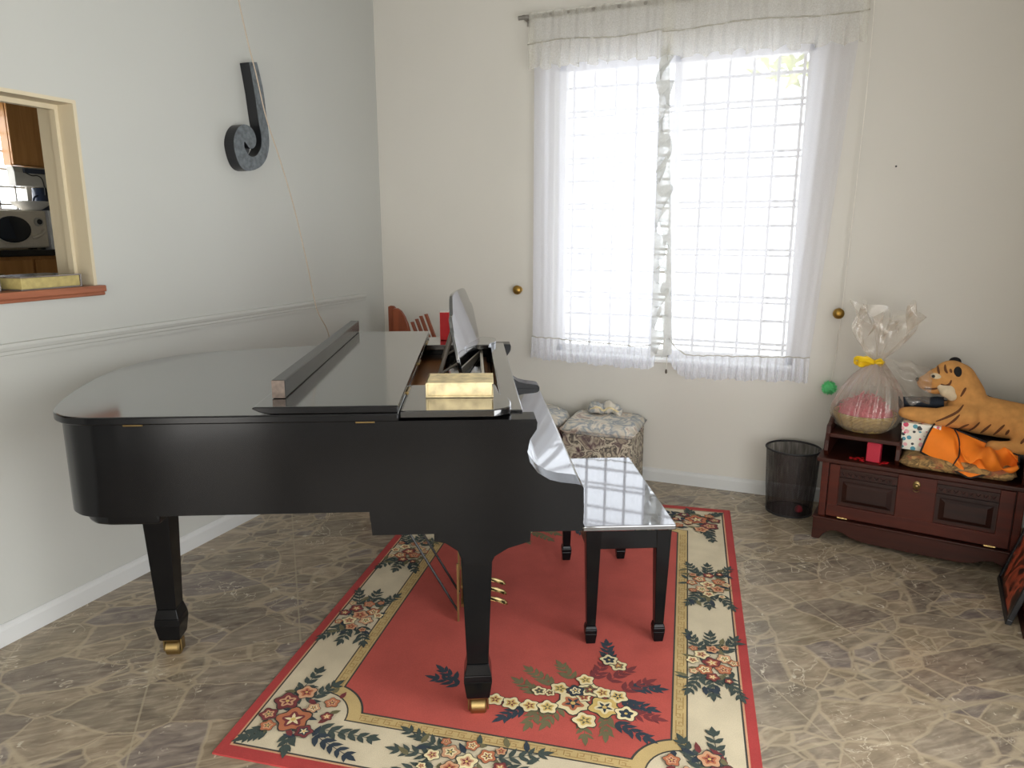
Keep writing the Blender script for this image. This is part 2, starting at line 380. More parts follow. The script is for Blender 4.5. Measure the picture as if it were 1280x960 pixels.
wall_hole('wall_left', 'wall_a', 'x', XL-.2, .2, YF, YB, HY0, HY1, HZ0, HZ1)
WX0, WX1, WZ0, WZ1 = -1.44, -.03, .755, 2.46
wall_hole('wall_back', 'wall_b', 'y', YB, .2, XL-.2, XR+.15, WX0, WX1, WZ0, WZ1)
RY0, RY1, RZ0, RZ1 = -1.6, 2.05, .12, 2.1
wall_hole('wall_right', 'wall_b', 'x', XR, .15, YF, YB, RY0, RY1, RZ0, RZ1)
DX0, DX1, DZ1 = -1.55, -.78, 2.05
QX0, QX1, QZ0, QZ1 = -.6, 1.05, .3, 2.05
b = MB()
for a0, a1, z0, z1 in ((XL-.2, DX0, 0, H), (DX0, DX1, DZ1, H), (DX1, QX0, 0, H), (QX0, QX1, 0, QZ0), (QX0, QX1, QZ1, H), (QX1, XR+.15, 0, H)): b.box(a0, a1, YF-.15, YF, z0, z1)
struct(b.build('wall_rear', 'wall_a'))
b = MB()
for x in (QX0+.02, (QX0+QX1)/2, QX1-.02): b.box(x-.03, x+.03, YF-.1, YF-.05, QZ0, QZ1)
for z in (QZ0+.02, QZ1-.02): b.box(QX0, QX1, YF-.1, YF-.05, z-.025, z+.025)
struct(b.build('window_4', 'steel'))
# unseen side window added to brighten the room; rear doorway behind the camera
b = MB()
for k in range(4):
    y = RY0+.02+k*(RY1-RY0-.04)/3; b.box(XR+.02, XR+.07, y-.03, y+.03, RZ0, RZ1)
for z in (RZ0+.02, RZ1-.02): b.box(XR+.02, XR+.07, RY0, RY1, z-.025, z+.025)
struct(b.build('added_side_window', 'steel'))
b = MB()
for x in (DX0+.03, DX1-.03): b.box(x-.03, x+.03, YF-.12, YF+.01, 0, DZ1)
b.box(DX0, DX1, YF-.12, YF+.01, DZ1-.05, DZ1)
struct(b.build('door_1', 'white'))
# baseboards and chair rail
def strip(name, m, prof, a, bpt, axis):
    """profile (out, z) swept along a wall"""
    b = MB()
    if axis == 'y': b.prism([(XL+o, a, z) for o, z in prof], (0, bpt-a, 0))
    else: b.prism([(a, YB-o, z) for o, z in prof], (bpt-a, 0, 0))
    return struct(b.build(name, m))
M['skirt'] = paint('pale_grey_skirting_paint', '#c3c4c3')
bp = [(0, 0), (.016, 0), (.016, .06), (.012, .072), (.004, .08), (0, .08)]
strip('baseboard_left', 'skirt', bp, YF, YB, 'y'); strip('baseboard_back', 'skirt', bp, XL, XR, 'x')
strip('trim_1', 'wall_a', [(0, 1.045), (.005, 1.045), (.006, 1.060), (.009, 1.063), (.009, 1.074), (.012, 1.078), (.015, 1.090), (.012, 1.102), (0, 1.104)], YF, 4.0, 'y')
# serving hatch: lining, stop and red-brown sill
b = MB(); W0, W1 = XL-.2, XL+.0008
b.box(W0, W1, HY1-.012, HY1+.002, HZ0, HZ1+.002); b.box(W0, W1, HY0+.012, HY1-.012, HZ1-.012, HZ1+.002); b.box(W0, W1, HY0-.002, HY0+.012, HZ0, HZ1+.002)
b.box(XL-.115, XL-.085, HY1-.026, HY1-.012, HZ0, HZ1-.012); b.box(XL-.115, XL-.085, HY0+.012, HY1-.026, HZ1-.03, HZ1-.012)
struct(b.build('trim_2', 'cream'))
b = MB(); b.box(W0-.02, XL+.03, HY0-.03, HY1+.02, HZ0-.002, HZ0+.024); b.box(XL+.001, XL+.02, HY0-.03, HY1+.02, HZ0-.016, HZ0-.002)
struct(b.build('trim_3', 'sillwood', bev=.004))
SILL = HZ0+.024

# window opening: frame, glass bars
b = MB(); y0, y1 = YB+.10, YB+.15
for x in (WX0+.02, WX1-.02, -.745): b.box(x-.022, x+.022, y0, y1, WZ0, WZ1)
for z in (WZ0+.02, WZ1-.02): b.box(WX0, WX1, y0, y1, z-.022, z+.022)
wf = struct(b.build('window_1', 'steel', bev=.003))
b = MB(); g = YB+.18
for i in range(11):
    x = WX0+.064+i*.1285; b.box(x-.008, x+.008, g-.006, g+.006, WZ0, WZ1)
for i in range(13):
    z = 2.335-i*.1345
    if z > WZ0: b.box(WX0, WX1, g-.018, g-.006, z-.008, z+.008)
    if i % 2 == 1 and z > WZ0: b.box(WX0, WX1, g-.018, g-.006, z-.038, z-.026)
gr = b.build('window_grille', 'bar', wf)
b = MB(); b.box(WX0-.02, WX1+.02, YB-.012, YB+.10, WZ0-.018, WZ0+.002); struct(b.build('trim_4', 'white', bev=.004))

# ------------------------------------------------------------------ kitchen seen through the hatch
b = MB(); kzw0, kzw1, kyw0, kyw1 = 1.62, 2.34, 2.2, 3.62
for a0, a1, z0, z1 in ((KY0, kyw0, 0, H), (kyw1, YB, 0, H), (kyw0, kyw1, 0, kzw0), (kyw0, kyw1, kzw1, H)): b.box(KX-.15, KX, a0, a1, z0, z1)
struct(b.build('wall_kitchen', 'cream'))
struct(BX('wall_kitchen_near', 'cream', (KX-.15, XL-.2, KY0-.15, KY0, 0, H))); struct(BX('wall_kitchen_far', 'cream', (KX-.15, XL-.2, YB, YB+.2, 0, H)))
b = MB(); gx = KX-.06
for i in range(13): y = kyw0+.02+i*.118; b.box(gx-.005, gx+.005, y-.005, y+.005, kzw0, kzw1)
for i in range(7): z = kzw0+.06+i*.118; b.box(gx-.005, gx+.005, kyw0, kyw1, z-.006, z+.006)
b.box(gx-.03, gx+.03, kyw0, kyw0+.04, kzw0, kzw1); b.box(gx-.03, gx+.03, kyw1-.04, kyw1, kzw0, kzw1)
b.box(gx-.03, gx+.03, kyw0, kyw1, kzw1-.04, kzw1); b.box(gx-.03, gx+.03, kyw0, kyw1, kzw0, kzw0+.03)
struct(b.build('window_3', 'grey'))
def box_thing(name, label, cat, loc, rz=0, group=None): return thing(name, label, cat, loc, rz, group)
# wall cabinet
t = thing('kitchen_wall_cabinet', 'orange oak wall cabinet seen high through the kitchen hatch', 'cabinet', (-5.06, 3.4, 1.935))
BX('carcass', 'oakcab', (-.035, .04, .02, .62, 0, .72), t, .003); d = BX('door', 'oakcab', (.042, .062, .022, .318, .004, .716), t, .004)
d2 = BX('door', 'oakcab', (.042, .062, .322, .618, .004, .716), t, .004)
for dd, y in ((d, .3), (d2, .34)): BX('door_knob', 'brass', (.062, .075, y-.006, y+.006, .06, .08), dd, .002)
# extractor hood under it
t = thing('range_hood', 'grey range hood with dark blue vent hanging under the oak cabinet', 'range hood', (-5.06, 3.41, 1.80))
b = MB(); b.prism([(0, 0, 0), (.075, 0, .0), (.075, 0, .09), (.06, 0, .128), (0, 0, .128)], (0, .5, 0)); b.build('hood_body', 'grey', t, bev=.004)
BX('vent_panel', 'blueb', (.07, .088, .06, .47, .085, .118), t, .004)
b = MB(); b.tube(catmull([(.09, .06, .09), (.1, .1, .07), (.1, .14, .072), (.1, .17, .05), (.1, .18, -.01), (.1, .18, -.06)]), .004); b.build('cable', 'rubber', t, smooth=180)
# counter and base unit
t = thing('kitchen_base_unit', 'oak kitchen drawer unit below the black worktop', 'cabinet', (-5.09, 2.2, 0))
BX('carcass', 'oakcab', (0, .32, 0, 1.6, 0, 1.335), t)
for y0, y1 in ((.03, .54), (.56, 1.09), (1.11, 1.57)):
    d = BX('drawer', 'oakcab', (.321, .338, y0, y1, 1.19, 1.315), t, .003); BX('drawer_handle', 'brass', (.338, .352, (y0+y1)/2-.06, (y0+y1)/2+.06, 1.225, 1.235), d, .002)
    BX('door', 'oakcab', (.321, .338, y0, y1, .08, 1.17), t, .003)
tag(BX('kitchen_worktop', 'blackstone', (-5.09, -4.73, 2.2, 3.82, 1.338, 1.378), None, .004), 'glossy black worktop in the kitchen beyond the hatch', 'worktop')
# microwave
t = thing('microwave_oven', 'beige microwave with oval dark door glass on the black worktop', 'microwave', (-5.04, 3.05, 1.38))
BX('body', 'beigeplastic', (0, .185, 0, .45, .008, .255), t, .012)
b = MB(); b.loft([[(x, .2+r*.125*cos(2*pi*i/28), .13+r*.088*sin(2*pi*i/28)) for i in range(28)] for x, r in ((.18, 1.08), (.196, 1.06), (.2, 1.0))]); b.build('door_frame', 'beigeplastic', t, smooth=40)
b = MB(); b.loft([[(x, .2+r*.125*cos(2*pi*i/28), .13+r*.088*sin(2*pi*i/28)) for i in range(28)] for x, r in ((.198, 1.0), (.206, .9))]); b.build('door_glass', 'darkglass', t, smooth=40)
b = MB(); b.loft([[(x, .385+r*cos(2*pi*i/20), .18+r*sin(2*pi*i/20)) for i in range(20)] for x, r in ((.184, .03), (.2, .028), (.202, .02))]); b.build('timer_dial', 'grey', t, smooth=40)
b = MB(); b.loft([[(x, .385+r*cos(2*pi*i/20), .18+r*sin(2*pi*i/20)) for i in range(20)] for x, r in ((.2, .019), (.208, .016))]); b.build('dial_knob', 'darkglass', t, smooth=40)
b = MB(); b.tube(catmull([(.19, .33, .075), (.2, .36, .085), (.2, .39, .1), (.19, .42, .125)]), .011); b.build('door_handle', 'beigeplastic', t, smooth=180)
b = MB(); b.ball((.187, .408, .105), .011); b.build('release_button', 'porcelain', t, smooth=180)
for y in (.05, .4): BX('foot', 'rubber', (.05, .1, y-.015, y+.015, 0, .01), t)
# bowl on microwave
b = MB(); b.lathe([(.05, 0), (.06, .004), (.1, .03), (.125, .058), (.121, .058), (.096, .034), (.055, .012), (.002, .01)], n=32)
o = b.build('white_bowl', 'porcelain', smooth=40); o.location = (-4.93, 3.455, 1.638); tag(o, 'shallow white bowl standing on top of the microwave', 'bowl')
t = thing('kitchen_jug', 'dark blue jug standing behind the white bowl', 'jug', (-5.03, 3.60, 1.38))
b = MB(); b.lathe([(.035, 0), (.05, .01), (.055, .12), (.05, .3), (.046, .41), (.042, .415)], n=20); b.build('body', 'blueb', t, smooth=40)
b = MB(); b.tube(catmull([(.03, -.04, .36), (.04, -.08, .33), (.04, -.085, .2), (.03, -.05, .12)]), .007); b.build('handle', 'blueb', t, smooth=180)
b = MB()
b.loft([[(x+(.006*sin(9*z+k)), y+.004*cos(22*z+2*k), z) for k, (x, y) in enumerate(((0, 0), (.07, 0), (.075, .02), (.07, .085), (0, .085), (-.005, .04)))] for z in (0, .04, .09, .14, .19, .235, .26)])
o = b.build('plastic_bag', 'bagw', smooth=50); o.location = (-4.93, 3.515, 1.378); tag(o, 'white plastic bag standing right of the microwave', 'bag')
# books on the hatch sill
def closed_book(name, label, loc, rz, w, d, h, cov, pg, group=None):
    t = thing(name, label, 'book', loc, rz, group)
    c = min(.005, h*.12)
    b = MB(); b.box(.006, w-.005, .005, d-.005, c, h-c); b.build('pages', pg, t, bev=.002)
    b = MB(); b.box(0, w, 0, d, 0, c); b.box(0, w, 0, d, h-c, h); b.box(0, .006, 0, d, 0, h); b.build('cover', cov, t, bev=.0015)
    return t
closed_book('hatch_book', 'khaki edged book with grey cover at the right of the hatch sill', (-2.84, 2.01, SILL), R(-86), .255, .19, .05, 'greycover', 'khaki')
closed_book('hatch_book', 'khaki edged book cut by the left edge, beside another on the hatch sill', (-2.86, 1.735, SILL), R(-92), .25, .18, .045, 'greycover', 'khaki')

# ------------------------------------------------------------------ things on the walls
J = [(2.998, 2.303), (3.05, 2.313), (3.081, 2.198), (3.093, 2.087), (3.102, 1.972), (3.096, 1.913), (3.069, 1.856), (3.023, 1.816), (2.964, 1.794), (2.918, 1.791), (2.882, 1.81), (2.86, 1.853), (2.85, 1.907), (2.863, 1.953), (2.891, 1.989), (2.925, 2.006), (2.964, 2.003), (2.992, 1.983), (3.006, 1.95), (3.0, 1.919), (2.978, 1.9), (2.953, 1.901), (2.938, 1.916), (2.922, 1.926), (2.919, 1.9), (2.933, 1.879), (2.957, 1.86), (2.994, 1.865), (3.025, 1.891), (3.044, 1.928), (3.046, 1.974), (3.035, 2.041), (3.021, 2.17)]
jj = [(J[0][0], J[0][1])]+[tuple(p) for p in catmull([(a, c, 0) for a, c in J[1:]], 4)]
jj = [jj[0]]+[(p[0], p[1]) for p in jj[1:]]
t = thing('letter_ornament', 'black wooden curled letter J fixed to the left wall', 'wall ornament', (XL, 2.97, 2.04))
b = MB(); b.prism([(XL+.002, y, z) for y, z in jj], (.058, 0, 0)); b.build('body', 'jet', t, (XL, 2.97, 2.04), 0)
b = MB(); b.prism([(XL+.0601, y, z) for y, z in jj], (.003, 0, 0)); o = b.build('front_face', 'jetface', t, (XL, 2.97, 2.04)); o['label'] = 'grey rubbed front face'
b = MB(); b.prism([(XL+.002, 2.95+.04*cos(2*pi*i/16), 1.905+.04*sin(2*pi*i/16)) for i in range(16)], (.03, 0, 0)); b.build('curl_hole_dark', 'jet', t, (XL, 2.97, 2.04))  # added dark disc, stands for the darkness inside the curl
cx = -2.25
cp = catmull([(cx, 2.50, 3.115), (cx, 2.55, 2.55), (cx, 2.596, 2.314), (cx, 2.642, 2.159), (cx, 2.689, 1.984), (cx, 2.762, 1.815), (cx, 2.837, 1.616), (cx, 2.908, 1.362), (cx, 2.967, 1.12), (cx, 3.059, .958), (cx, 3.08, .6), (cx, 3.06, .2), (cx-.02, 3.0, .006)], 6)
t = thing('hanging_cord', 'thin tan cord hanging from the ceiling in front of the curled letter', 'cord', (cx, 2.5, 3.12))
b = MB(); b.tube(cp, .0028, 6); b.build('cord', 'cord', t, (cx, 2.5, 3.12), 180)
b = MB(); b.lathe([(.03, 0), (.03, -.012), (.012, -.02), (.004, -.022)], (cx, 2.5, 3.12), 16); b.build('ceiling_rose', 'white', t, (cx, 2.5, 3.12), 40)
def wall_knob(x, z, label):
    t = thing('curtain_tieback_knob', label, 'knob', (x, YB, z), 0, 'brass tieback knobs beside the window')
    def rot(prof, nm, m):
        b = MB(); b.loft([[(r*cos(2*pi*i/20), -h, r*sin(2*pi*i/20)) for i in range(20)] for r, h in prof]); return b.build(nm, m, t, smooth=50)
    rot([(.022, 0), (.022, .004), (.012, .008), (.008, .02)], 'back_plate', 'knobm'); rot([(.008, .018), (.02, .022), (.029, .032), (.028, .042), (.018, .05), (.004, .053)], 'knob', 'knobm')
wall_knob(-1.66, 1.14, 'small brass tieback knob on the wall left of the window')
wall_knob(.178, 1.07, 'round brass tieback knob on the wall right of the window above the gift basket')
b = MB(); b.loft([[(r*cos(2*pi*i/8), -h, r*sin(2*pi*i/8)) for i in range(8)] for r, h in ((.002, 0), (.002, .02), (.005, .02), (.005, .023))]); o = b.build('nail', 'jet'); o.location = (.378, YB, 1.817)
tag(o, 'small dark nail in the bare wall right of the window', 'nail')

# ------------------------------------------------------------------ curtains
CY = YB-.095
t = thing('curtain_rod', 'slim grey metal curtain rod above the window', 'curtain rod', (-.72, CY, 2.685))
b = MB(); b.tube([(-1.63, CY, 2.685), (.24, CY, 2.685)], .012, 12); b.build('rod', 'rod', t, (-.72, CY, 2.685), 60)
for x in (-1.60, .21):
    b = MB(); b.box(x-.008, x+.008, CY, YB, 2.68, 2.70); b.box(x-.012, x+.012, YB-.006, YB, 2.66, 2.72); b.build('bracket', 'rod', t, (-.72, CY, 2.685), bev=.002)
def curtain(label, x0, x1, xb0, xb1, inner, seed, zs, fabric):
    """sheer panel with a gathered hem and a lace ruffle down its inner edge"""
    rr = random.Random(seed); ph = [rr.uniform(0, 6.3) for _ in range(6)]
    cx = (x0+x1)/2; t = thing('curtain', label, 'curtain', (cx, CY, 2.68), 0, 'sheer white curtains over the window'); org = (cx, CY, 2.68)
    yw = lambda u, v: .009*sin(2*pi*4*u+ph[0]+.6*v)+.0035*sin(2*pi*9*u+ph[1]-v)+.0015*sin(2*pi*19*u+ph[2])
    zb0, zb1, curve = zs
    zseam = lambda u: zb0+(zb1-zb0)*u + curve*max(0, 1-abs(u-(1 if inner > 0 else 0))/.16)**2
    X = lambda u, v: (x0+(x1-x0)*u)*(1-v)+(xb0+(xb1-xb0)*u)*v
    def f(u, v):
        z = 2.67+(zseam(u)-2.67)*v
        return (X(u, v), CY+.022+yw(u, v*2), z)
    b = MB(); b.grid(f, 110, 30); b.build('sheer_panel', fabric, t, org, 180, normals=False)
    hl = .135
    def h(u, v):
        g = .016*sin(2*pi*19*u+ph[3]+.7*sin(7*u))+.008*sin(2*pi*37*u+ph[4])
        return (X(u, 1)+.003*v*sin(60*u), CY+.012+g*(.25+.75*v)+yw(u, 2)*(1-v), zseam(u)-hl*v+.006*v*sin(2*pi*5*u+ph[5]))
    b = MB(); b.grid(h, 260, 6); b.build('hem_ruffle', 'hem', t, org, 180, normals=False)
    b = MB(); b.tube([(X(u, 1), CY+.012+yw(u, 2)-.004, zseam(u)+.002*sin(90*u)) for u in [i/90 for i in range(91)]], .0035, 6); b.build('hem_seam', 'seam', t, org, 180)
    ue = 1 if inner > 0 else 0
    def l(u, v):
        z = 2.46+(zseam(ue)-.09-2.46)*u; w = .05+.022*sin(2*pi*6.5*u+ph[0])+.012*sin(2*pi*15*u+ph[1])
        xe = X(ue, u*.97+.02)-inner*.012; k = 2*pi*12.5*u+ph[2]
        return (xe+inner*(w*v-.012)+.012*v*cos(k*1.0), CY-.012-.03*v*sin(k), z+.03*v*cos(k+.6))
    b = MB(); b.grid(l, 300, 5); b.build('edge_ruffle', 'lace', t, org, 180, normals=False)
    return t
curtain('sheer white curtain with ruffled hem over the left half of the window', -1.545, -.785, -1.545, -.775, 1, 3, (.862, .835, .03), 'sheer2')
curtain('sheer white curtain with ruffled hem over the right half of the window', -.79, .165, -.70, .055, -1, 5, (.80, .832, .10), 'sheer')
def valance(label, x0, x1, seed, zs, zb):
    rr = random.Random(seed); ph = [rr.uniform(0, 6.3) for _ in range(5)]; cx = (x0+x1)/2
    t = thing('valance', label, 'valance', (cx, CY, 2.68), 0, 'ruffled valances on the curtain rod'); org = (cx, CY, 2.68)
    yw = lambda u: .008*sin(2*pi*6*u+ph[0])+.005*sin(2*pi*17*u+ph[1])
    zz = lambda u: zs+.008*sin(2*pi*1.3*u+ph[2])
    b = MB(); b.grid(lambda u, v: (x0+(x1-x0)*u, CY-.018-.012*v+yw(u), 2.70+(zz(u)-2.70)*v), 90, 6); b.build('gathered_top', 'valance', t, org, 180, normals=False)
    def f(u, v):
        g = .02*sin(2*pi*(11+3*sin(3*u))*u+ph[3])+.007*sin(2*pi*29*u+ph[4])
        return (x0+(x1-x0)*u+.012*v*sin(2*pi*15*u), CY-.034+g*(.2+.8*v), zz(u)+(zb-zz(u))*v+.012*v*sin(2*pi*9*u+ph[1]))
    b = MB(); b.grid(f, 240, 6); b.build('ruffle', 'valance', t, org, 180, normals=False)
    b = MB(); b.tube([(x0+(x1-x0)*u, CY-.036+yw(u), zz(u)) for u in [i/60 for i in range(61)]], .004, 6); b.build('gathering_seam', 'seam', t, org, 180)
valance('cream sheer valance ruffle over the left curtain', -1.56, -.74, 11, 2.535, 2.405)
valance('cream sheer valance ruffle over the right curtain', -.80, .185, 12, 2.535, 2.395)
t = thing('pull_cord', 'white cord with fluffy green pom-pom hanging at the right edge of the curtains', 'pull cord', (.2, YB-.03, 2.66))
b = MB(); b.tube(catmull([(.205, YB-.06, 2.66), (.21, YB-.05, 2.2), (.20, YB-.04, 1.5), (.19, YB-.03, 1.0), (.178, YB-.035, .76), (.17, YB-.035, .70)]), .0022, 6); b.build('cord', 'whitecord', t, (.2, YB-.03, 2.66), 180)
b = MB(); pc = Vector((.165, YB-.05, .668)); rr = random.Random(4)
b.ball(pc, .03, 14, 10)
for _ in range(420):
    d = Vector((rr.gauss(0, 1), rr.gauss(0, 1), rr.gauss(0, 1))).normalized(); u = d.orthogonal().normalized()*.003
    e = pc+d*rr.uniform(.036, .047)
    b.poly([pc+d*.026+u, pc+d*.026-u, e])
b.build('pom_pom', 'green', t, (.2, YB-.03, 2.66))
t = thing('window_cord', 'short white cord with dark tip hanging below the sill between the curtains', 'cord', (-.715, YB-.05, .86))
b = MB(); b.tube([(-.715, YB-.055, .86), (-.713, YB-.055, .75), (-.714, YB-.055, .70)], .0022, 6); b.build('cord', 'whitecord', t, (-.715, YB-.05, .86), 180)
b = MB(); b.lathe([(.002, .02), (.006, .012), (.007, 0), (.003, -.008)], (-.714, YB-.055, .69), 10); b.build('tip', 'worn', t, (-.715, YB-.05, .86), 60)

# ------------------------------------------------------------------ piano
PR = R(25.2); LV = Vector((cos(PR), sin(PR), 0)); DV = Vector((-sin(PR), cos(PR), 0))
def pw(s, t, z=0): return LV*s+DV*t+Vector((0, 0, z))
PO = (-.4, 2.7, 0)
piano = thing('grand_piano', 'black lacquered baby grand piano with closed lid and folded front flap', 'piano', pw(*PO), PR)
T0, T1 = 1.962, 3.425
OUT = [(-.30, T0), (-.45, T0), (-.6, T0), (-.75, T0), (-.86, T0), (-.94, T0), (-1.0, T0), (-1.06, T0+.004), (-1.12, T0+.03), (-1.178, T0+.11), (-1.24, 2.29), (-1.28, 2.58), (-1.25, 2.82), (-1.145, 2.985), (-.975, 3.065), (-.79, 3.13), (-.62, 3.215), (-.44, 3.33), (-.3, 3.40), (-.18, T1)]
oc = [(p.x, p.y) for p in catmull([(a, c, 0) for a, c in OUT], 6)]
oc_out = oc+[(.0, T1)]
inn = inset(oc_out, .05) if Vector(inset(oc_out, .05)[40]).x > oc_out[40][0] else inset(oc_out, -.05)
# case wall (ring) with a sounding board inside it
RB, RT = .712, .98
b = MB(); ring = oc_out+inn[::-1]
n = len(oc_out)
def q4(lo, hi):
    A = [b.bm.verts.new((x, y, lo)) for x, y in oc_out]; B = [b.bm.verts.new((x, y, hi)) for x, y in oc_out]
    Ci = [b.bm.verts.new((x, y, lo)) for x, y in inn]; D = [b.bm.verts.new((x, y, hi)) for x, y in inn]
    for i in range(n-1):
        b.face([A[i], A[i+1], B[i+1], B[i]]); b.face([Ci[i+1], Ci[i], D[i], D[i+1]]); b.face([B[i], B[i+1], D[i+1], D[i]]); b.face([A[i+1], A[i], Ci[i], Ci[i+1]])
    for i in (0, n-1): b.face([A[i], B[i], D[i], Ci[i]])
q4(RB, RT)
b.build('rim', 'black_satin', piano, PO, 30)
b = MB(); b.prism([(x, y, .80) for x, y in inn], (0, 0, .02)); b.build('iron_plate', 'plate', piano, PO)
b = MB(); b.prism([(x, y, .735) for x, y in inn], (0, 0, .02))
for y in (2.3, 2.6, 2.9): b.box(-1.1, -.3, y-.03, y+.03, .70, .735)
b.build('soundboard', 'brownwood', piano, PO)
# lower tail block
tb = inset(oc, .035) if Vector(inset(oc, .035)[40]).x > oc[40][0] else inset(oc, -.035)
tb = [p for p in tb if p[0] < -.9]
b = MB(); b.prism([(x, y, .672) for x, y in tb], (0, 0, .042)); b.build('tail_block', 'black_satin', piano, PO, 30, .008)
# lid
def edge_mat(o):
    for p in o.data.polygons:
        if abs(p.normal.z) < .5: p.material_index = 1
lo_ = inset(oc, -.018) if Vector(inset(oc, -.018)[40]).x < oc[40][0] else inset(oc, .018)
lo_ = [(-.206, lo_[0][1])]+lo_+[(-.206, T1+.018)] if lo_[-1][0] < -.206 else [(-.206, lo_[0][1])]+[p for p in lo_ if p[0] < -.206]+[(-.206, T1+.018)]
b = MB(); b.prism([(x, y, .983) for x, y in lo_], (0, 0, .023)); lid = b.build('lid', ['black', 'black_satin'], piano, PO, 40, .007); edge_mat(lid)
for s in (-.93, -.30):
    b = MB(); b.tube([(s-.026, T0-.003, .9795), (s+.026, T0-.003, .9795)], .0035, 8); b.build('hinge', 'brass', lid, PO, 40)
b = MB(); pr = [(-.605, 1.024), (-.6, 1.029), (-.206, 1.029), (-.206, 1.008), (-.56, 1.008), (-.585, 1.014)]
b.prism([(s, T0-.016, z) for s, z in pr], (0, T1-T0+.05, 0)); edge_mat(b.build('lid_flap', ['black', 'black_satin'], piano, PO, 0, .003))
b = MB(); b.box(-.575, -.537, 2.05, 3.45, 1.03, 1.083); b.build('lid_rail', 'rail', piano, PO, 0, .003)
b = MB(); b.box(-.574, -.538, 2.046, 2.0505, 1.031, 1.082); o = b.build('rail_end', 'worn', piano, PO); o['label'] = 'worn bare wood end'
# arms (cheeks)
ARM = [(-.3, RB), (-.2985, .69), (-.2965, .675), (-.294, .64), (.318, .64), (.32, .70), (.318, .772), (.31, .781), (.295, .785), (.25, .791), (.219, .799), (.184, .821), (.161, .854), (.154, .884), (.161, .92), (.18, .95), (.182, .97), (.178, .98), (-.3, .98)]
for y0, y1 in ((T0, T0+.085), (T1-.085, T1)):
    b = MB(); b.prism([(s, y0, z) for s, z in ARM], (0, y1-y0, 0)); b.build('arm', 'black_satin', piano, PO, 28)
b = MB(); b.box(-.29, .31, T0+.085, T1-.085, .64, .70); b.box(-.29, .0, T0+.085, T1-.085, .70, .725); b.build('keybed', 'black_satin', piano, PO, 0, .003)
b = MB(); fb = [(.10, .978), (.140, .978), (.147, .968), (.148, .87), (.152, .815), (.163, .787), (.182, .773), (.21, .767), (.316, .764), (.324, .757), (.322, .748), (.20, .752), (.15, .77), (.13, .82), (.10, .95)]
b.prism([(s, T0+.086, z) for s, z in fb], (0, T1-T0-.172, 0)); b.build('fallboard', 'black_mirror', piano, PO, 30, .002)
b = MB(); b.box(.29, .316, T0+.086, T1-.086, .64, .746); b.build('key_slip', 'black_satin', piano, PO, 0, .003)
b = MB(); b.box(.088, .146, T0+.086, T1-.086, .979, .987); b.box(.084, .09, T0+.086, T1-.086, .90, .987); b.build('name_board_rail', 'black', piano, PO, 0, .002)
# interior seen in the open front
b = MB(); b.box(-.33, -.12, T0+.09, T1-.09, .82, .935); b.build('pin_block', 'brownwood', piano, PO, 0, .004)
b = MB(); b.box(-.12, .082, T0+.09, T1-.09, .80, .895); b.box(.05, .066, T0+.1, T1-.1, .895, .925); b.build('action_frame', 'brownwood', piano, PO, 0, .003)
for k in range(3):
    b = MB(); b.tube([(-.203, 2.2+k*.5, 1.007), (-.203, 2.28+k*.5, 1.007)], .004, 8); b.build('flap_hinge', 'brass', piano, PO, 40)
# music desk: side shelves, tray, panel and prop
def shelf(y0, y1, flip):
    P = [(-.206, y0), (.06, y0), (.10, y0+.03*flip), (.112, y0+.08*flip), (.105, y0+.16*flip), (.085, y0+.2*flip), (.075, y1), (-.206, y1)]
    c = [P[0]]+[(p.x, p.y) for p in catmull([(a, d, 0) for a, d in P[1:7]], 4)]+[P[7]]
    b = MB(); b.prism([(s, t, .984) for s, t in c], (0, 0, .022)); b.build('music_desk_shelf', 'black', piano, PO, 30, .003)
shelf(T0+.012, T0+.36, 1); shelf(T1-.012, T1-.26, -1)
b = MB(); b.box(-.10, .042, 2.55, 3.25, .932, .945); b.build('music_desk_tray', 'black', piano, PO, 0, .003)
b = MB(); b.box(.034, .046, 2.50, 3.32, .93, .968); o = b.build('tray_edge', 'beigeplastic', piano, PO, 0, .002); o['label'] = 'pale front edge of the tray, lit look painted in'  # bright lit edge put into the colour as a pale strip
dm = Matrix.Translation((-.045, 2.66, .946)) @ Matrix.Rotation(R(-7), 4, 'Z') @ Matrix.Rotation(R(-11), 4, 'Y')
DP = [(0, 0, 0), (0, 0, .2), (0, .02, .235), (0, .06, .25), (0, .10, .285), (0, .16, .315), (0, .32, .322), (0, .48, .315), (0, .54, .285), (0, .58, .25), (0, .62, .235), (0, .64, .2), (0, .64, 0)]
b = MB(); pts = [dm @ p for p in ([Vector(DP[0])]+catmull(DP[1:-1], 4)+[Vector(DP[-1])])]
b.prism(pts, dm.to_3x3() @ Vector((.014, 0, 0))); desk = b.build('music_desk', 'black_mirror', piano, PO, 40, .002)
for y in (2.75, 3.15):
    b = MB(); b.tube([(-.075, y, 1.11), (-.13, y, .95)], .008, 8); b.tube([(-.055, y, 1.0), (-.13, y, .955)], .005, 8); b.build('desk_prop', 'strut', desk, PO, 40)
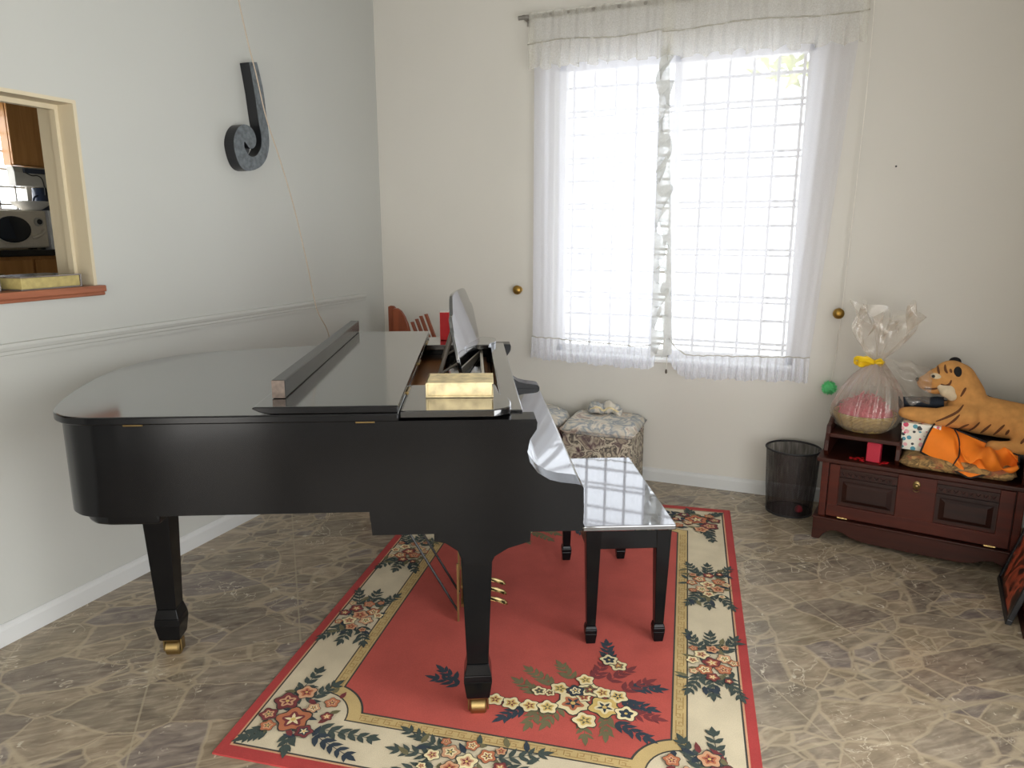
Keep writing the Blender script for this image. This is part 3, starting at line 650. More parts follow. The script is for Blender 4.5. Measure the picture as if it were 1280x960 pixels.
# legs
def piano_leg(cs, ct, ztop, cap):
    b = MB()
    b.stack([(.07, .066), (.074, .072), (.135, .088), (.155, .084), (.19, .068)], cs, ct); b.frustum((cs, ct, .19), (.066, .066), (cs, ct, ztop), (.10, .10))
    if cap:
        K = [(-.118, .642), (-.118, .607), (-.085, .60), (-.05, .575), (-.032, .53), (.048, .53), (.06, .555), (.1, .58), (.165, .60), (.168, .642)]
        b.prism([(cs+s-.006, ct-.05, z) for s, z in K], (0, .10, 0))
    lg = b.build('leg', 'black_satin', piano, PO, 0, .004)
    c = MB(); c.stack([(.062, .052), (.071, .06)], cs, ct); c.box(cs-.033, cs-.028, ct-.016, ct+.016, .018, .064); c.box(cs+.028, cs+.033, ct-.016, ct+.016, .018, .064); cs_ = c.build('caster', 'brass', lg, PO, 0, .002)
    c = MB(); c.loft([[(cs+x, ct+r*cos(2*pi*i/20), .028+r*sin(2*pi*i/20)) for i in range(20)] for x, r in ((-.026, .022), (-.021, .028), (.021, .028), (.026, .022))]); c.build('caster_wheel', 'brass', lg, PO, 40)
piano_leg(.006, T0+.07, .642, True); piano_leg(.006, T1-.09, .642, True); piano_leg(-1.09, 2.42, .70, False)
# pedal lyre
b = MB(); b.box(-.04, .03, 2.52, 2.84, .58, .642); b.box(-.03, .01, 2.56, 2.60, .12, .6); b.box(-.03, .01, 2.76, 2.80, .12, .6); b.box(-.035, .035, 2.53, 2.83, .06, .12); b.build('lyre_frame', 'black_satin', piano, PO, 0, .004)
b = MB()
for y in (2.65, 2.68, 2.71): b.tube([(-.05, y, .03), (-.05, y, .6)], .004, 6)
for z in (.05, .13, .21): b.box(-.056, -.036, 2.60, 2.76, z, z+.012)
for y in (2.57, 2.79): b.box(-.07, -.062, y-.006, y+.006, .0, .25)
b.build('lyre_rods', 'brass', piano, PO, 40)
for y in (2.6, 2.68, 2.76):
    b = MB(); rg = []
    for s, w, z, h in ((-.04, .010, .085, .006), (.03, .010, .087, .006), (.06, .014, .084, .006), (.09, .019, .078, .006), (.115, .02, .068, .006), (.128, .012, .062, .004)):
        rg.append([(s, y+w*cos(2*pi*i/12), z+h*sin(2*pi*i/12)) for i in range(12)])
    b.loft(rg); o = b.build('pedal', 'brass_bright', piano, PO, 60)
for y in (2.6, 2.76):
    b = MB(); b.tube([(-.066, y, .03), (-.43, y, .70)], .005, 8); b.build('lyre_brace', 'rail', piano, PO, 50)

# things lying on the piano
t = closed_book('piano_book', 'thick stained cream book lying on the near end of the piano', pw(-.142, 2.128, 1.007), PR-R(1), .205, .15, .046, 'cover', 'cover')
t = thing('red_box', 'upright bright red card box on the far end of the piano', 'box', pw(-.125, 3.335, 1.007), PR)
BX('carton', 'red', (-.022, .022, -.03, .03, 0, .128), t, .002); BX('lid_flap', 'redw', (-.02, .02, -.028, .028, .128, .131), t)

# ------------------------------------------------------------------ piano bench
BO = (.55, 2.745, 0)
t = thing('piano_bench', 'black piano bench with mirror polished top on the red rug', 'bench', pw(*BO), PR)
b = MB(); b.box(.384, .716, 2.355, 3.135, .462, .482); o = b.build('seat', 'black_mirror', t, BO, 0, .004); o['label'] = 'mirror polished top'
b = MB(); b.box(.40, .70, 2.375, 3.115, .385, .462); b.build('apron', 'black_satin', t, BO, 0, .003)
for s in (.425, .678):
    for y in (2.40, 3.09):
        b = MB(); b.stack([(.007, .034), (.05, .044), (.066, .044), (.08, .035)], s, y); b.frustum((s, y, .08), (.034, .034), (s, y, .462), (.056, .056)); b.build('leg', 'black_satin', t, BO, 0, .003)

# ------------------------------------------------------------------ rug
RA = R(8.1); RW, RL = 1.56, 2.31
NLp = Vector((-1.503, 1.375, 0)); ru = Vector((cos(RA), sin(RA), 0)); rv = Vector((-sin(RA), cos(RA), 0))
def rp(u, v, z=.006):
    u = u-(1-u/RW)*.055*v
    return (u, v, z)
rug_cols = {'red': '#b34f45', 'edge': '#a83a38', 'cream': '#cdc0a4', 'key': '#bfa671', 'keyl': '#a0824f', 'line': '#3c3a36', 'green': '#3c4742', 'olive': '#6b6547', 'orange': '#b26c4a', 'peach': '#c99a76', 'maroon': '#743234', 'fcream': '#e2d3a6', 'fyel': '#cfb26a', 'navy': '#2c3742'}
def weave(name, c):
    m, t_, b_ = nt('rug_'+name)
    n1 = N(t_, 'ShaderNodeTexNoise', Scale=420.0, Detail=1.0); n2 = N(t_, 'ShaderNodeTexNoise', Scale=7.0, Detail=4.0)
    v = coords(t_); t_.links.new(v, n1.inputs['Vector']); t_.links.new(v, n2.inputs['Vector'])
    k = lin(c); f = mathn(t_, 'ADD', mathn(t_, 'MULTIPLY', n1.outputs['Fac'], .5), mathn(t_, 'MULTIPLY', n2.outputs['Fac'], .5))
    t_.links.new(ramp(t_, f, [(.35, tuple(x*.84 for x in k[:3])+(1,)), (.65, tuple(min(1, x*1.12) for x in k[:3])+(1,))]), b_.inputs['Base Color'])
    b_.inputs['Roughness'].default_value = .95; bump(t_, b_, n1.outputs['Fac'], .4, .002); return m
RM = list(rug_cols); rug_mats = [weave(k, rug_cols[k]) for k in RM]
b = MB(); zl = [0.0]
def lay(pts, col, z):
    zl[0] += 2.5e-7
    b.cur = RM.index(col); b.poly([rp(u, v, z+zl[0]) for u, v in pts])
def rect(a, c, e, f, n=8):
    P = []
    for (x0, y0), (x1, y1) in (((a, c), (e, c)), ((e, c), (e, f)), ((e, f), (a, f)), ((a, f), (a, c))):
        for i in range(n): P.append((x0+(x1-x0)*i/n, y0+(y1-y0)*i/n))
    return P
def notch(du, dv, cu, cv, r, n=10):
    """rectangle inset (du, dv) with concave quarter-circle corners of radius r about (cu, cv)"""
    a1 = math.acos(max(-1, min(1, (du-cu)/r))); a2 = math.asin(max(-1, min(1, (dv-cv)/r)))
    arc = [(cu+r*cos(a1+(a2-a1)*i/n), cv+r*sin(a1+(a2-a1)*i/n)) for i in range(n+1)]
    P = arc
    P2 = [(RW-u, v) for u, v in arc[::-1]]; P3 = [(RW-u, RL-v) for u, v in arc]; P4 = [(u, RL-v) for u, v in arc[::-1]]
    return P+P2+P3+P4
b.cur = RM.index('edge'); b.prism([rp(u, v, 0.0005) for u, v in rect(0, 0, RW, RL)], (0, 0, .0055))
lay(rect(.032, .042, RW-.032, RL-.042), 'peach', .0063); lay(rect(.038, .048, RW-.038, RL-.048), 'line', .0066); lay(rect(.044, .054, RW-.044, RL-.054), 'cream', .0069)
cc = (.205, .22)
lay(notch(.205, .22, *cc, .115), 'line', .0072); lay(notch(.210, .225, *cc, .120), 'key', .0075)
# fret lines in the band
def fret(u0, v0, du, dv, L):
    """stepped key pattern along a straight run; (du,dv) unit direction"""
    nu, nv = -dv, du; k = 0; step = .04
    while (k+1)*step < L:
        s = k*step; sg = 1 if k % 2 else -1
        for a0, a1, c0, c1 in ((s, s+.03, -.012, -.009), (s+.01, s+.04, .009, .012), (s+.004, s+.007, -.012, .009), (s+.022, s+.025, -.001, .012), (s+.012, s+.024, -.003, 0)):
            lay([(u0+du*a+nu*c*sg, v0+dv*a+nv*c*sg) for a, c in ((a0, c0), (a1, c0), (a1, c1), (a0, c1))], 'keyl', .0078)
        k += 1
fret(.23, .36, 0, 1, RL-.72); fret(RW-.23, .36, 0, 1, RL-.72); fret(.36, .244, 1, 0, RW-.72); fret(.36, RL-.244, 1, 0, RW-.72)
lay(notch(.250, .263, *cc, .160), 'line', .0081); lay(notch(.256, .269, *cc, .167), 'red', .0084)
rr = random.Random(21)
def leaf(u, v, ang, l, w, col, z):
    P = [(0, 0), (.25, .5), (.6, .45), (1, 0), (.6, -.45), (.25, -.5)]
    lay([(u+cos(ang)*a*l-sin(ang)*c*w, v+sin(ang)*a*l+cos(ang)*c*w) for a, c in P], col, z)
def sprig(u, v, ang, L, col, z, n=4, lw=.016):
    for i in range(n):
        a = i/n*L; q = 1-.35*i/n
        for sg in (-1, 1): leaf(u+cos(ang)*a, v+sin(ang)*a, ang+sg*rr.uniform(.5, .85), .05*q, lw*q, col, z)
    leaf(u+cos(ang)*L*.8, v+sin(ang)*L*.8, ang, .05, lw, col, z)
    lay([(u+cos(ang)*a-sin(ang)*c, v+sin(ang)*a+cos(ang)*c) for a, c in ((0, -.0015), (L, -.001), (L, .001), (0, .0015))], col, z-.0001)
def flower(u, v, r, c1, c2, c3, z, n=5):
    a0 = rr.uniform(0, 6)
    def disc(r0, lob, col, zz):
        lay([(u+r0*(1+lob*cos(n*a))*cos(a+a0), v+r0*(1+lob*cos(n*a))*sin(a+a0)) for a in [2*pi*i/30 for i in range(30)]], col, zz)
    disc(r*1.1, .14, 'line', z); disc(r, .16, c1, z+.00015); disc(r*.62, .22, c2, z+.0003)
    for k in range(n): leaf(u, v, a0+2*pi*k/n, r*.6, r*.22, c3, z+.00042)
    disc(r*.16, 0, 'fyel', z+.0006)
def bouquet(cu, cv, ang, L, W, seed):
    rr.seed(seed); z = .0086
    ca, sa = cos(ang), sin(ang); P = lambda a, c: (cu+ca*a-sa*c, cv+sa*a+ca*c)
    for sg in (-1, 1):
        for c in (-.55, 0, .5):
            p = P(sg*L*.22, c*W*.4); sprig(p[0], p[1], ang+(0 if sg > 0 else pi)+c*.8*sg, L*.36, 'green', z, 5, .017)
    for _ in range(26):
        a, c = rr.uniform(-.45, .45)*L, rr.uniform(-.5, .5)*W; p = P(a, c); leaf(p[0], p[1], rr.uniform(0, 6.3), .05, .018, rr.choice(['olive', 'green', 'navy', 'olive']), z+.0002)
    sets = [('orange', 'peach', 'maroon'), ('peach', 'orange', 'maroon'), ('maroon', 'orange', 'fcream'), ('fcream', 'peach', 'maroon'), ('orange', 'fcream', 'maroon'), ('peach', 'fcream', 'olive')]
    spots = [(0, 0, .036), (.13, .2, .03), (-.14, .15, .032), (.1, -.25, .03), (-.1, -.22, .031), (.25, -.02, .026), (-.26, 0, .026), (0, .38, .024), (.03, -.42, .022), (-.2, .36, .018), (.22, .36, .018), (.3, -.28, .016), (-.3, -.3, .016)]
    for i, (a, c, r) in enumerate(spots):
        p = P(a*L, c*W); flower(p[0], p[1], r*W/.21, *sets[(i+seed) % 6], z+.0005+i*.00075*.4)
for v, s in ((.81, 1), (1.40, 2)):
    bouquet(.125, v, pi/2, .34, .17, s); bouquet(RW-.125, v, pi/2, .34, .17, s+7)
bouquet(.74, .14, 0, .40, .17, 3); bouquet(.74, RL-.14, 0, .40, .17, 4)
for i, (u, v) in enumerate(((.165, .185), (RW-.165, .185), (.165, RL-.185), (RW-.165, RL-.185))):
    au = 1 if u < .5 else -1; av = 1 if v < 1 else -1
    rr.seed(50+i)
    sprig(u-au*.05, v+av*.08, pi/2*av-au*.1, .19, 'green', .0086, 6, .022); sprig(u+au*.0, v+av*.09, pi/2*av-au*.5, .13, 'green', .0086, 5, .02)
    sprig(u+au*.1, v-av*.02, (0 if au > 0 else pi)+.0, .19, 'green', .0086, 6, .022); sprig(u+au*.1, v-av*.05, (0 if au > 0 else pi)-.4*av*au, .16, 'navy', .0086, 5, .02)
    sprig(u-au*.06, v-av*.06, math.atan2(-av, -au), .07, 'green', .0086, 4, .02); sprig(u+au*.02, v-av*.06, -pi/2*av+.3, .07, 'green', .0086, 3, .02); 
    for _ in range(30):
        a, c = rr.uniform(-.085, .10), rr.uniform(-.075, .16); leaf(u+au*a, v+av*c, rr.uniform(0, 6.3), rr.uniform(.035, .055), .018, rr.choice(['olive', 'green', 'olive', 'maroon', 'navy']), .0088)
    for k, (a, c, r, f) in enumerate(((0, 0, .05, ('orange', 'maroon', 'fcream')), (-.06, .075, .038, ('maroon', 'peach', 'maroon')), (-.02, .13, .03, ('peach', 'orange', 'maroon')), (.085, .1, .022, ('orange', 'peach', 'maroon')), (.06, -.045, .025, ('maroon', 'navy', 'fcream')), (-.085, .0, .026, ('maroon', 'peach', 'olive')), (.04, .06, .02, ('peach', 'fcream', 'maroon')), (-.06, -.05, .022, ('orange', 'peach', 'olive')), (.10, .03, .018, ('maroon', 'orange', 'fcream')))):
        flower(u+au*a, v+av*c, r, *f, .0091+k*.0007)
# large spray in the red field, and its twin at the far end
def spray(T):
    rr.seed(9)
    for (u, v, a, L, c, n) in ((1.09, .74, 1.75, .11, 'navy', 5), (1.17, .60, .15, .10, 'navy', 5), (1.15, .58, .7, .11, 'maroon', 4), (1.15, .52, -.2, .10, 'navy', 5), (1.14, .41, -.45, .12, 'navy', 5), (1.11, .44, -1.5, .10, 'olive', 4), (.85, .41, -2.3, .09, 'navy', 4), (.90, .42, -1.8, .09, 'olive', 4), (.96, .44, -1.9, .10, 'olive', 4), (1.04, .42, -1.4, .11, 'olive', 4),
                               (.92, .55, 2.5, .12, 'olive', 5), (.88, .50, 2.6, .09, 'olive', 4), (.98, .60, 2.2, .09, 'olive', 4), (1.05, .62, 1.3, .10, 'maroon', 4), (1.10, .62, .9, .11, 'maroon', 4), (.72, .47, 2.3, .10, 'navy', 4), (.62, .48, 3.0, .10, 'navy', 4), (.60, .50, 2.5, .08, 'navy', 3), (1.17, .47, -.1, .10, 'maroon', 4)):
        p = T(u, v); q = T(u+cos(a)*.01, v+sin(a)*.01); sprig(p[0], p[1], math.atan2(q[1]-p[1], q[0]-p[0]), L, c, .0087, n, .018)
    fl = [(1.0, .472, .05, 'fcream', 'orange', 'navy'), (1.1, .475, .046, 'fyel', 'fcream', 'navy'), (1.045, .553, .034, 'fcream', 'olive', 'maroon'), (1.0, .535, .026, 'navy', 'fcream', 'navy'), (1.086, .545, .026, 'fcream', 'fyel', 'maroon'), (1.024, .60, .027, 'fcream', 'fyel', 'olive'), (.949, .537, .03, 'fcream', 'fyel', 'olive'), (1.136, .54, .03, 'fcream', 'fyel', 'navy'), (1.168, .459, .032, 'fcream', 'navy', 'navy'), (1.047, .395, .034, 'fcream', 'fyel', 'olive'), (.885, .505, .022, 'fcream', 'olive', 'navy'), (.92, .503, .016, 'fcream', 'olive', 'maroon'),
          (.70, .445, .026, 'fcream', 'fyel', 'olive'), (.755, .43, .027, 'fcream', 'fyel', 'maroon'), (.81, .423, .028, 'fcream', 'fyel', 'maroon'), (.868, .424, .028, 'fcream', 'fyel', 'maroon'), (.925, .43, .03, 'fcream', 'fyel', 'olive'), (1.09, .735, .028, 'fcream', 'navy', 'navy'), (1.123, .713, .028, 'fcream', 'olive', 'orange'), (1.03, .51, .022, 'fcream', 'orange', 'maroon')]
    for i, (u, v, r, *f) in enumerate(fl):
        p = T(u, v); flower(p[0], p[1], r, *f, .0092+(i % 6)*.0006)
spray(lambda u, v: (u, v)); spray(lambda u, v: (RW-u, RL-v))
rug = b.build('floral_rug', rug_mats, normals=False); rug.location = NLp; rug.rotation_euler = (0, 0, RA)
tag(rug, 'red rug with cream flowered border under the piano and bench', 'rug')

# ------------------------------------------------------------------ telephone bench (chest with shelf and cushion)
TO = Vector((.128, 3.69, 0)); TA = R(-10); te1 = Vector((cos(TA), sin(TA), 0)); te2 = Vector((-sin(TA), cos(TA), 0))
def tw(s, d, z=0): return TO+te1*s+te2*d+Vector((0, 0, z))
tb_ = thing('telephone_bench', 'dark oak telephone bench chest with carved panels and raised shelf', 'telephone bench', TO, TA)
TWd, TD = .858, .44
# plinth with bracket feet
def arch(x0, x1):
    P = [(0, 0), (.036, 0), (.05, .028), (.075, .05), (.105, .058), (.14, .052), (.175, .034), (.23, .024), (TWd/2, .022)]
    return [(x, z) for x, z in P]
L_ = arch(0, TWd); prof = L_+[(TWd-x, z) for x, z in L_[-2::-1]]
b = MB(); b.prism([(x, -.004, z) for x, z in prof]+[(TWd, -.004, .112), (0, -.004, .112)], (0, .022, 0))
b.prism([(0, y, z) for y, z in ((.0, 0), (.05, 0), (.09, .04), (TD-.09, .04), (TD-.05, 0), (TD, 0), (TD, .112), (0, .112))], (.02, 0, 0)); b.prism([(TWd-.02, y, z) for y, z in ((.0, 0), (.05, 0), (.09, .04), (TD-.09, .04), (TD-.05, 0), (TD, 0), (TD, .112), (0, .112))], (.02, 0, 0))
b.box(0, TWd, TD-.02, TD, 0, .112); b.box(-.004, TWd+.004, -.01, TD, .108, .118); b.build('plinth', 'dark', tb_, bev=.003)
b = MB(); b.box(.018, TWd-.018, .03, TD, .116, .398); b.build('carcass', 'dark2', tb_, bev=.002)
for x in (.018, TWd-.05): BX('stile', 'warm', (x, x+.032, .012, .03, .118, .398), tb_, .003)
# drop front with two raised panels
b = MB(); b.box(.055, TWd-.055, .014, .03, .122, .392); dr = b.build('drop_front', 'dark', tb_, bev=.002)
for x0, x1 in ((.055, .10), (.35, .508), (.748, TWd-.055)):
    b = MB(); b.box(x0, x1, .006, .0145, .128, .392); b.build('front_stile', 'warm', dr, bev=.002)
b = MB(); b.box(.055, TWd-.055, .004, .0145, .128, .186); b.build('front_rail', 'warm', dr, bev=.002)
for x0, x1 in ((.105, .345), (.513, .743)):
    b = MB(); b.box(x0, x1, .0135, .0142, .20, .335)
    A = [(x0+.012, .0135, .205), (x1-.012, .0135, .205), (x1-.012, .0135, .31), (x0+.012, .0135, .31)]; Bq = [(x0+.034, .004, .222), (x1-.034, .004, .222), (x1-.034, .004, .294), (x0+.034, .004, .294)]
    b.loft([A, Bq]); b.build('raised_panel', 'dark2', dr, bev=.001)
    b = MB(); b.box(x0-.004, x1+.004, .006, .0145, .312, .33); b.box(x0-.004, x1+.004, .006, .0145, .36, .374)
    k = 0; xx = x0
    while xx < x1-.02: b.prism([(xx+.004, .006, .334), (xx+.022, .006, .334), (xx+.022, .006, .356), (xx+.013, .006, .344), (xx+.004, .006, .356)], (0, .008, 0)); xx += .0285
    b.build('dentil_moulding', 'dark2', dr, bev=.0008)
b = MB(); b.ball((.428, -.004, .352), (.010, .008, .010), 12, 8); b.loft([[(.428+r*cos(2*pi*i/16), y, .352+r*1.3*sin(2*pi*i/16)) for i in range(16)] for y, r in ((.0055, .016), (.001, .012))]); b.tube([(.428+.013*cos(a), -.008, .337+.013*sin(a)) for a in [pi*1.05+i*pi*.9/8 for i in range(9)]], .0022, 6); b.build('drop_handle', 'brass', dr, smooth=60)
for x in (.13, .735): BX('hinge', 'brass_bright', (x-.022, x+.022, .0, .005, .124, .13), dr)
b = MB(); b.box(-.006, TWd+.006, -.008, TD, .398, .42); b.build('seat_board', 'dark', tb_, bev=.005)
# raised telephone shelf
sp = [(.045, .42), (.02, .45), (.028, .50), (.05, .53), (.055, .57), (.10, .575), (.18, .60), (TD, .62), (TD, .42)]
for x in (.016, .326):
    b = MB(); b.prism([(x, y, z) for y, z in (sp if x < .1 else [(q[0], min(q[1], .535)) for q in sp])], (.02, 0, 0)); b.build('shelf_side', 'dark', tb_, bev=.003)
b = MB(); b.box(.036, .34, .04, TD, .515, .535); b.build('shelf_board', 'dark', tb_, bev=.003)
b = MB(); b.box(.036, .326, TD-.02, TD, .42, .515); b.build('shelf_back', 'dark2', tb_)
# right arm and back rail
b = MB(); b.prism([(TWd-.04, y, z) for y, z in ((.03, .42), (.02, .47), (.035, .52), (.05, .56), (.09, .59), (.3, .60), (TD, .66), (TD, .42))], (.022, 0, 0)); b.build('arm', 'dark', tb_, bev=.003)
b = MB(); b.box(.34, TWd-.02, TD-.02, TD, .42, .68); b.build('back_panel', 'dark', tb_, bev=.004)
b = MB()
def cush(u, v):
    pass
def pillow(b, x0, x1, y0, y1, z0, z1, nu=24, nv=14, puff=.5):
    def edge(u): return min(1, (1-abs(2*u-1))*5)
    for sg in (1, -1):
        def f(u, v, sg=sg):
            k = (edge(u)*edge(v))**.45
            zm = (z0+z1)/2; return (x0+(x1-x0)*u, y0+(y1-y0)*v, zm+sg*(z1-z0)/2*k)
        b.grid(f, nu, nv)
pillow(b, .345, .80, .004, TD-.03, .421, .485); bmesh.ops.remove_doubles(b.bm, verts=b.bm.verts, dist=.0004)
o = b.build('seat_cushion', 'gold', tb_, smooth=180)

# gift basket on the shelf
gb = thing('gift_basket', 'wicker gift basket of pink shredded paper wrapped in clear cellophane', 'gift basket', tw(.165, .20, .536), TA)
b = MB(); b.lathe([(.085, .0), (.10, .004), (.125, .03), (.142, .065), (.147, .085), (.143, .092), (.136, .085), (.125, .06), (.1, .02), (.004, .012)], n=40); b.build('wicker_bowl', 'wicker', gb, smooth=50)
b = MB(); rr = random.Random(31)
b.lathe([(.118, .05), (.122, .075), (.11, .105), (.075, .135), (.03, .152), (.003, .155)], n=24)
for _ in range(700):
    a = rr.uniform(0, 6.3); q = rr.random()**.5*.118; z = .08+.085*(1-(q/.12)**2)+rr.uniform(-.006, .016); p = Vector((q*cos(a), q*sin(a), z))
    d = Vector((rr.gauss(0, 1), rr.gauss(0, 1), rr.gauss(0, .4))).normalized(); u = d.cross(Vector((0, 0, 1))).normalized()*.002
    m = p+d*.015+Vector((0, 0, rr.uniform(0, .01))); e = p+d*.032
    b.poly([p+u, p-u, m-u, m+u]); b.poly([m+u, m-u, e-u, e+u])
o = b.build('shredded_paper', 'pink', gb); o['label'] = 'pink shredded paper'
b = MB(); rr = random.Random(8); ph = [rr.uniform(0, 6) for _ in range(10)]
def wrap(u, v):
    a = 2*pi*u
    prof = [(.09, -.0), (.135, .03), (.155, .08), (.152, .13), (.132, .20), (.098, .26), (.055, .315), (.028, .345), (.034, .365), (.07, .40), (.105, .45), (.12, .50), (.125, .55), (.13, .59)]
    k = v*(len(prof)-1); i = min(int(k), len(prof)-2); f = k-i
    r = prof[i][0]*(1-f)+prof[i+1][0]*f; z = prof[i][1]*(1-f)+prof[i+1][1]*f
    up = max(0, (z-.345)/.25); low = 1-min(1, up*3)
    r *= 1+low*(.03*sin(9*a+ph[0])+.03*sin(17*a+ph[1]+6*v)+.02*sin(31*a+ph[2]))
    x, y = r*cos(a), r*sin(a)*(1-.55*min(1, up*1.6))
    if up:
        x += up*(.028*sin(5*a+14*z+ph[3])+.02*sin(11*a-22*z+ph[4])); y += up*(.03*sin(4*a+18*z+ph[5])+.018*sin(9*a+31*z+ph[6]))
        z += up*(.035*sin(2*a+ph[7]+1.2)+.022*sin(5*a+ph[8])+.012*sin(13*a+ph[9]))
    return (x+.03*min(1, max(0, (z-.1)/.25))+.02*up, y, z)
b.grid(wrap, 150, 70); b.build('cellophane_wrap', 'cello', gb, smooth=60)
b = MB()
def wing(u, v):
    x = .05+.22*u; w = (.05+.12*u)*(1-.45*max(0, u-.7)/.3)
    return (x, -.03-.03*sin(3*u)+.016*sin(7*v+6*u)+.012*sin(23*v+9*u), .325-.07*u+w*(v-.55)*1.5+.01*sin(17*u+5*v))
b.grid(wing, 30, 24); b.build('cellophane_tail', 'cello', gb, smooth=60)
b = MB()
for a0, L, w in ((3.5, .075, .026), (3.0, .09, .022), (2.5, .06, .02), (.3, .04, .014)):
    b.grid(lambda u, v: (.02+cos(a0)*L*sin(pi*u*.95), -.034-.02*sin(2*pi*u)-.012*v, .345+.5*sin(a0)*L*sin(pi*u)*.4+.022*sin(pi*2*u)*.8+w*(v-.5)), 22, 4)
b.tube([(.028+.03*cos(a), .03*sin(a), .343) for a in [2*pi*i/20 for i in range(21)]], .007, 8)
o = b.build('ribbon_bow', 'yellow', gb, smooth=60, solid=.002); o['label'] = 'yellow ribbon bow'
# small crimson box and scattered petals under the shelf
t = thing('crimson_box', 'small crimson box standing under the shelf of the telephone bench', 'box', tw(.235, .055, .421), TA-R(8))
BX('carton', 'crimson', (-.03, .03, -.018, .018, 0, .09), t, .003); BX('top_flap', 'crimson', (-.028, .028, -.017, .02, .09, .094), t, .001)
b = MB(); rr = random.Random(3)
for _ in range(26):
    s, d = rr.choice([(rr.uniform(.13, .2), rr.uniform(.02, .08)), (rr.uniform(.26, .31), rr.uniform(.01, .06))]); a = rr.uniform(0, 6)
    P = [(s+.008*cos(a+q), d+.006*sin(a+q), .422+.003*rr.random()) for q in (0, 1.5, 3.0, 4.6)]
    b.prism([tw(*p) for p in P], (0, 0, .001))
o = b.build('red_petals', 'red'); tag(o, 'scatter of tiny red petals on the telephone bench beside the crimson box', 'petals', None, 'stuff')
# dotted gift box, navy roll, black bag, orange cloth
t = thing('dotted_gift_box', 'white gift box with coloured dots under the plush tiger paws', 'gift box', tw(.41, .205, .486), TA-R(2))
BX('carton', 'dots', (-.07, .085, -.09, .12, 0, .115), t, .003); BX('lid', 'dots', (-.073, .088, -.093, .123, .095, .13), t, .003)
b = MB(); b.loft([[(x, .03*(1+.06*sin(5*x*40))*cos(2*pi*i/16), .027+.027*(1+.05*sin(x*120))*sin(2*pi*i/16)) for i in range(16)] for x in [-.095+.19*k/14 for k in range(15)]])
o = b.build('navy_roll', 'navy', smooth=60); o.location = tw(.40, .245, .668); o.rotation_euler = (0, R(-6), TA+R(2)); tag(o, 'rolled navy fabric behind the paws and under the chin of the plush tiger', 'roll')
t = thing('black_bag', 'black nylon bag lying on the bench cushion beneath the plush tiger', 'bag', tw(.68, .26, .487), TA)
b = MB(); pillow(b, -.18, .19, -.14, .12, 0, .075, 20, 14); bmesh.ops.remove_doubles(b.bm, verts=b.bm.verts, dist=.0004); b.build('pouch', 'blackbag', t, smooth=180)
b = MB(); b.tube(catmull([(.14, .06, .06), (.10, .115, .16), (.0, .125, .235), (-.06, .12, .22), (-.12, .06, .07)], 6), .006, 8); b.build('strap', 'blackbag', t, smooth=180)
# orange cloth: draped sheet with black binding
import mathutils
CL = {'A': tw(.472, .165, .625), 'B': tw(.425, .075, .493), 'C': tw(.625, -.005, .425), 'D': tw(.80, .055, .497), 'E': tw(.63, .16, .575)}
def clothpt(u, v):
    a = CL['A'].lerp(CL['E'], u) if u < .6 else CL['A'].lerp(CL['E'], .6).lerp(CL['D']+te2*.06+Vector((0, 0, .03)), (u-.6)/.4)
    c = CL['B'].lerp(CL['C'], min(1, u/.62)) if u < .62 else CL['C'].lerp(CL['D'], (u-.62)/.38)
    p = a.lerp(c, v)
    k = max(0, u-.42)
    e = sin(pi*min(1, v*1.05)); q = min(1, k*4)
    p += Vector((0, 0, 1))*(.03*sin(pi*v)*(1-q) + q*.034*sin(15*u+5*v)*e + q*.018*sin(31*u-9*v)*e)-te2*(.035*sin(pi*v)+q*.05*sin(13*u-6*v+1)*e+q*.02*sin(27*u+8*v)*e)
    return p
b = MB(); b.grid(lambda u, v: clothpt(u, v)-TO, 80, 40); oc_ = thing('orange_cloth', 'bright orange cloth with black binding draped over the bench cushion', 'cloth', TO)
b.build('cloth', 'cloth', oc_, smooth=180, solid=.003)
b = MB()
for pth in ([(i/30, 0) for i in range(31)], [(i/30, 1) for i in range(31)], [(0, i/20) for i in range(21)], [(1, i/20) for i in range(21)]):
    b.tube([clothpt(u, v)-TO+Vector((0, -.002, .001)) for u, v in pth], .0042, 6)
b.tube([clothpt(.46+.08*sin(4*i/20), i/20)-TO+Vector((0, -.004, .002)) for i in range(21)], .003, 6)
b.build('binding', 'trim', oc_, smooth=180)

# ------------------------------------------------------------------ plush tiger
TG = tw(.70, .22, .56)
tig = thing('plush_tiger', 'orange plush tiger lying with its head to the left', 'plush toy', TG, TA)
torg = Vector((.70, .22, .56))
b = MB()
def cap(p, q, r0, r1, n=8):
    p, q = Vector(p), Vector(q)
    for i in range(n+1): b.ball(p.lerp(q, i/n), r0+(r1-r0)*i/n, 16, 10)
cap((.63, .25, .665), (.80, .25, .65), .092, .085); cap((.80, .25, .65), (.93, .25, .635), .085, .098)
cap((.59, .25, .67), (.58, .245, .755), .09, .074); cap((.58, .245, .755), (.535, .24, .825), .074, .074)
b.ball((.508, .235, .835), (.078, .074, .076)); b.ball((.462, .23, .815), (.066, .058, .056)); cap((.455, .23, .80), (.405, .23, .795), .05, .036); b.ball((.45, .23, .775), (.055, .042, .032))
cap((.585, .185, .665), (.47, .17, .645), .062, .044); cap((.47, .17, .645), (.365, .165, .652), .044, .034); b.ball((.35, .165, .652), (.042, .037, .029))
cap((.585, .31, .66), (.47, .32, .65), .055, .04); cap((.47, .32, .65), (.38, .325, .655), .04, .033)
b.ball((.86, .19, .625), (.115, .07, .09)); b.ball((.94, .20, .62), (.095, .075, .095))
cap((.90, .15, .565), (.72, .135, .550), .038, .029); b.ball((.705, .135, .550), (.035, .034, .028))
for p in b.bm.verts: p.co -= torg
body = b.build('body', 'tiger', tig)
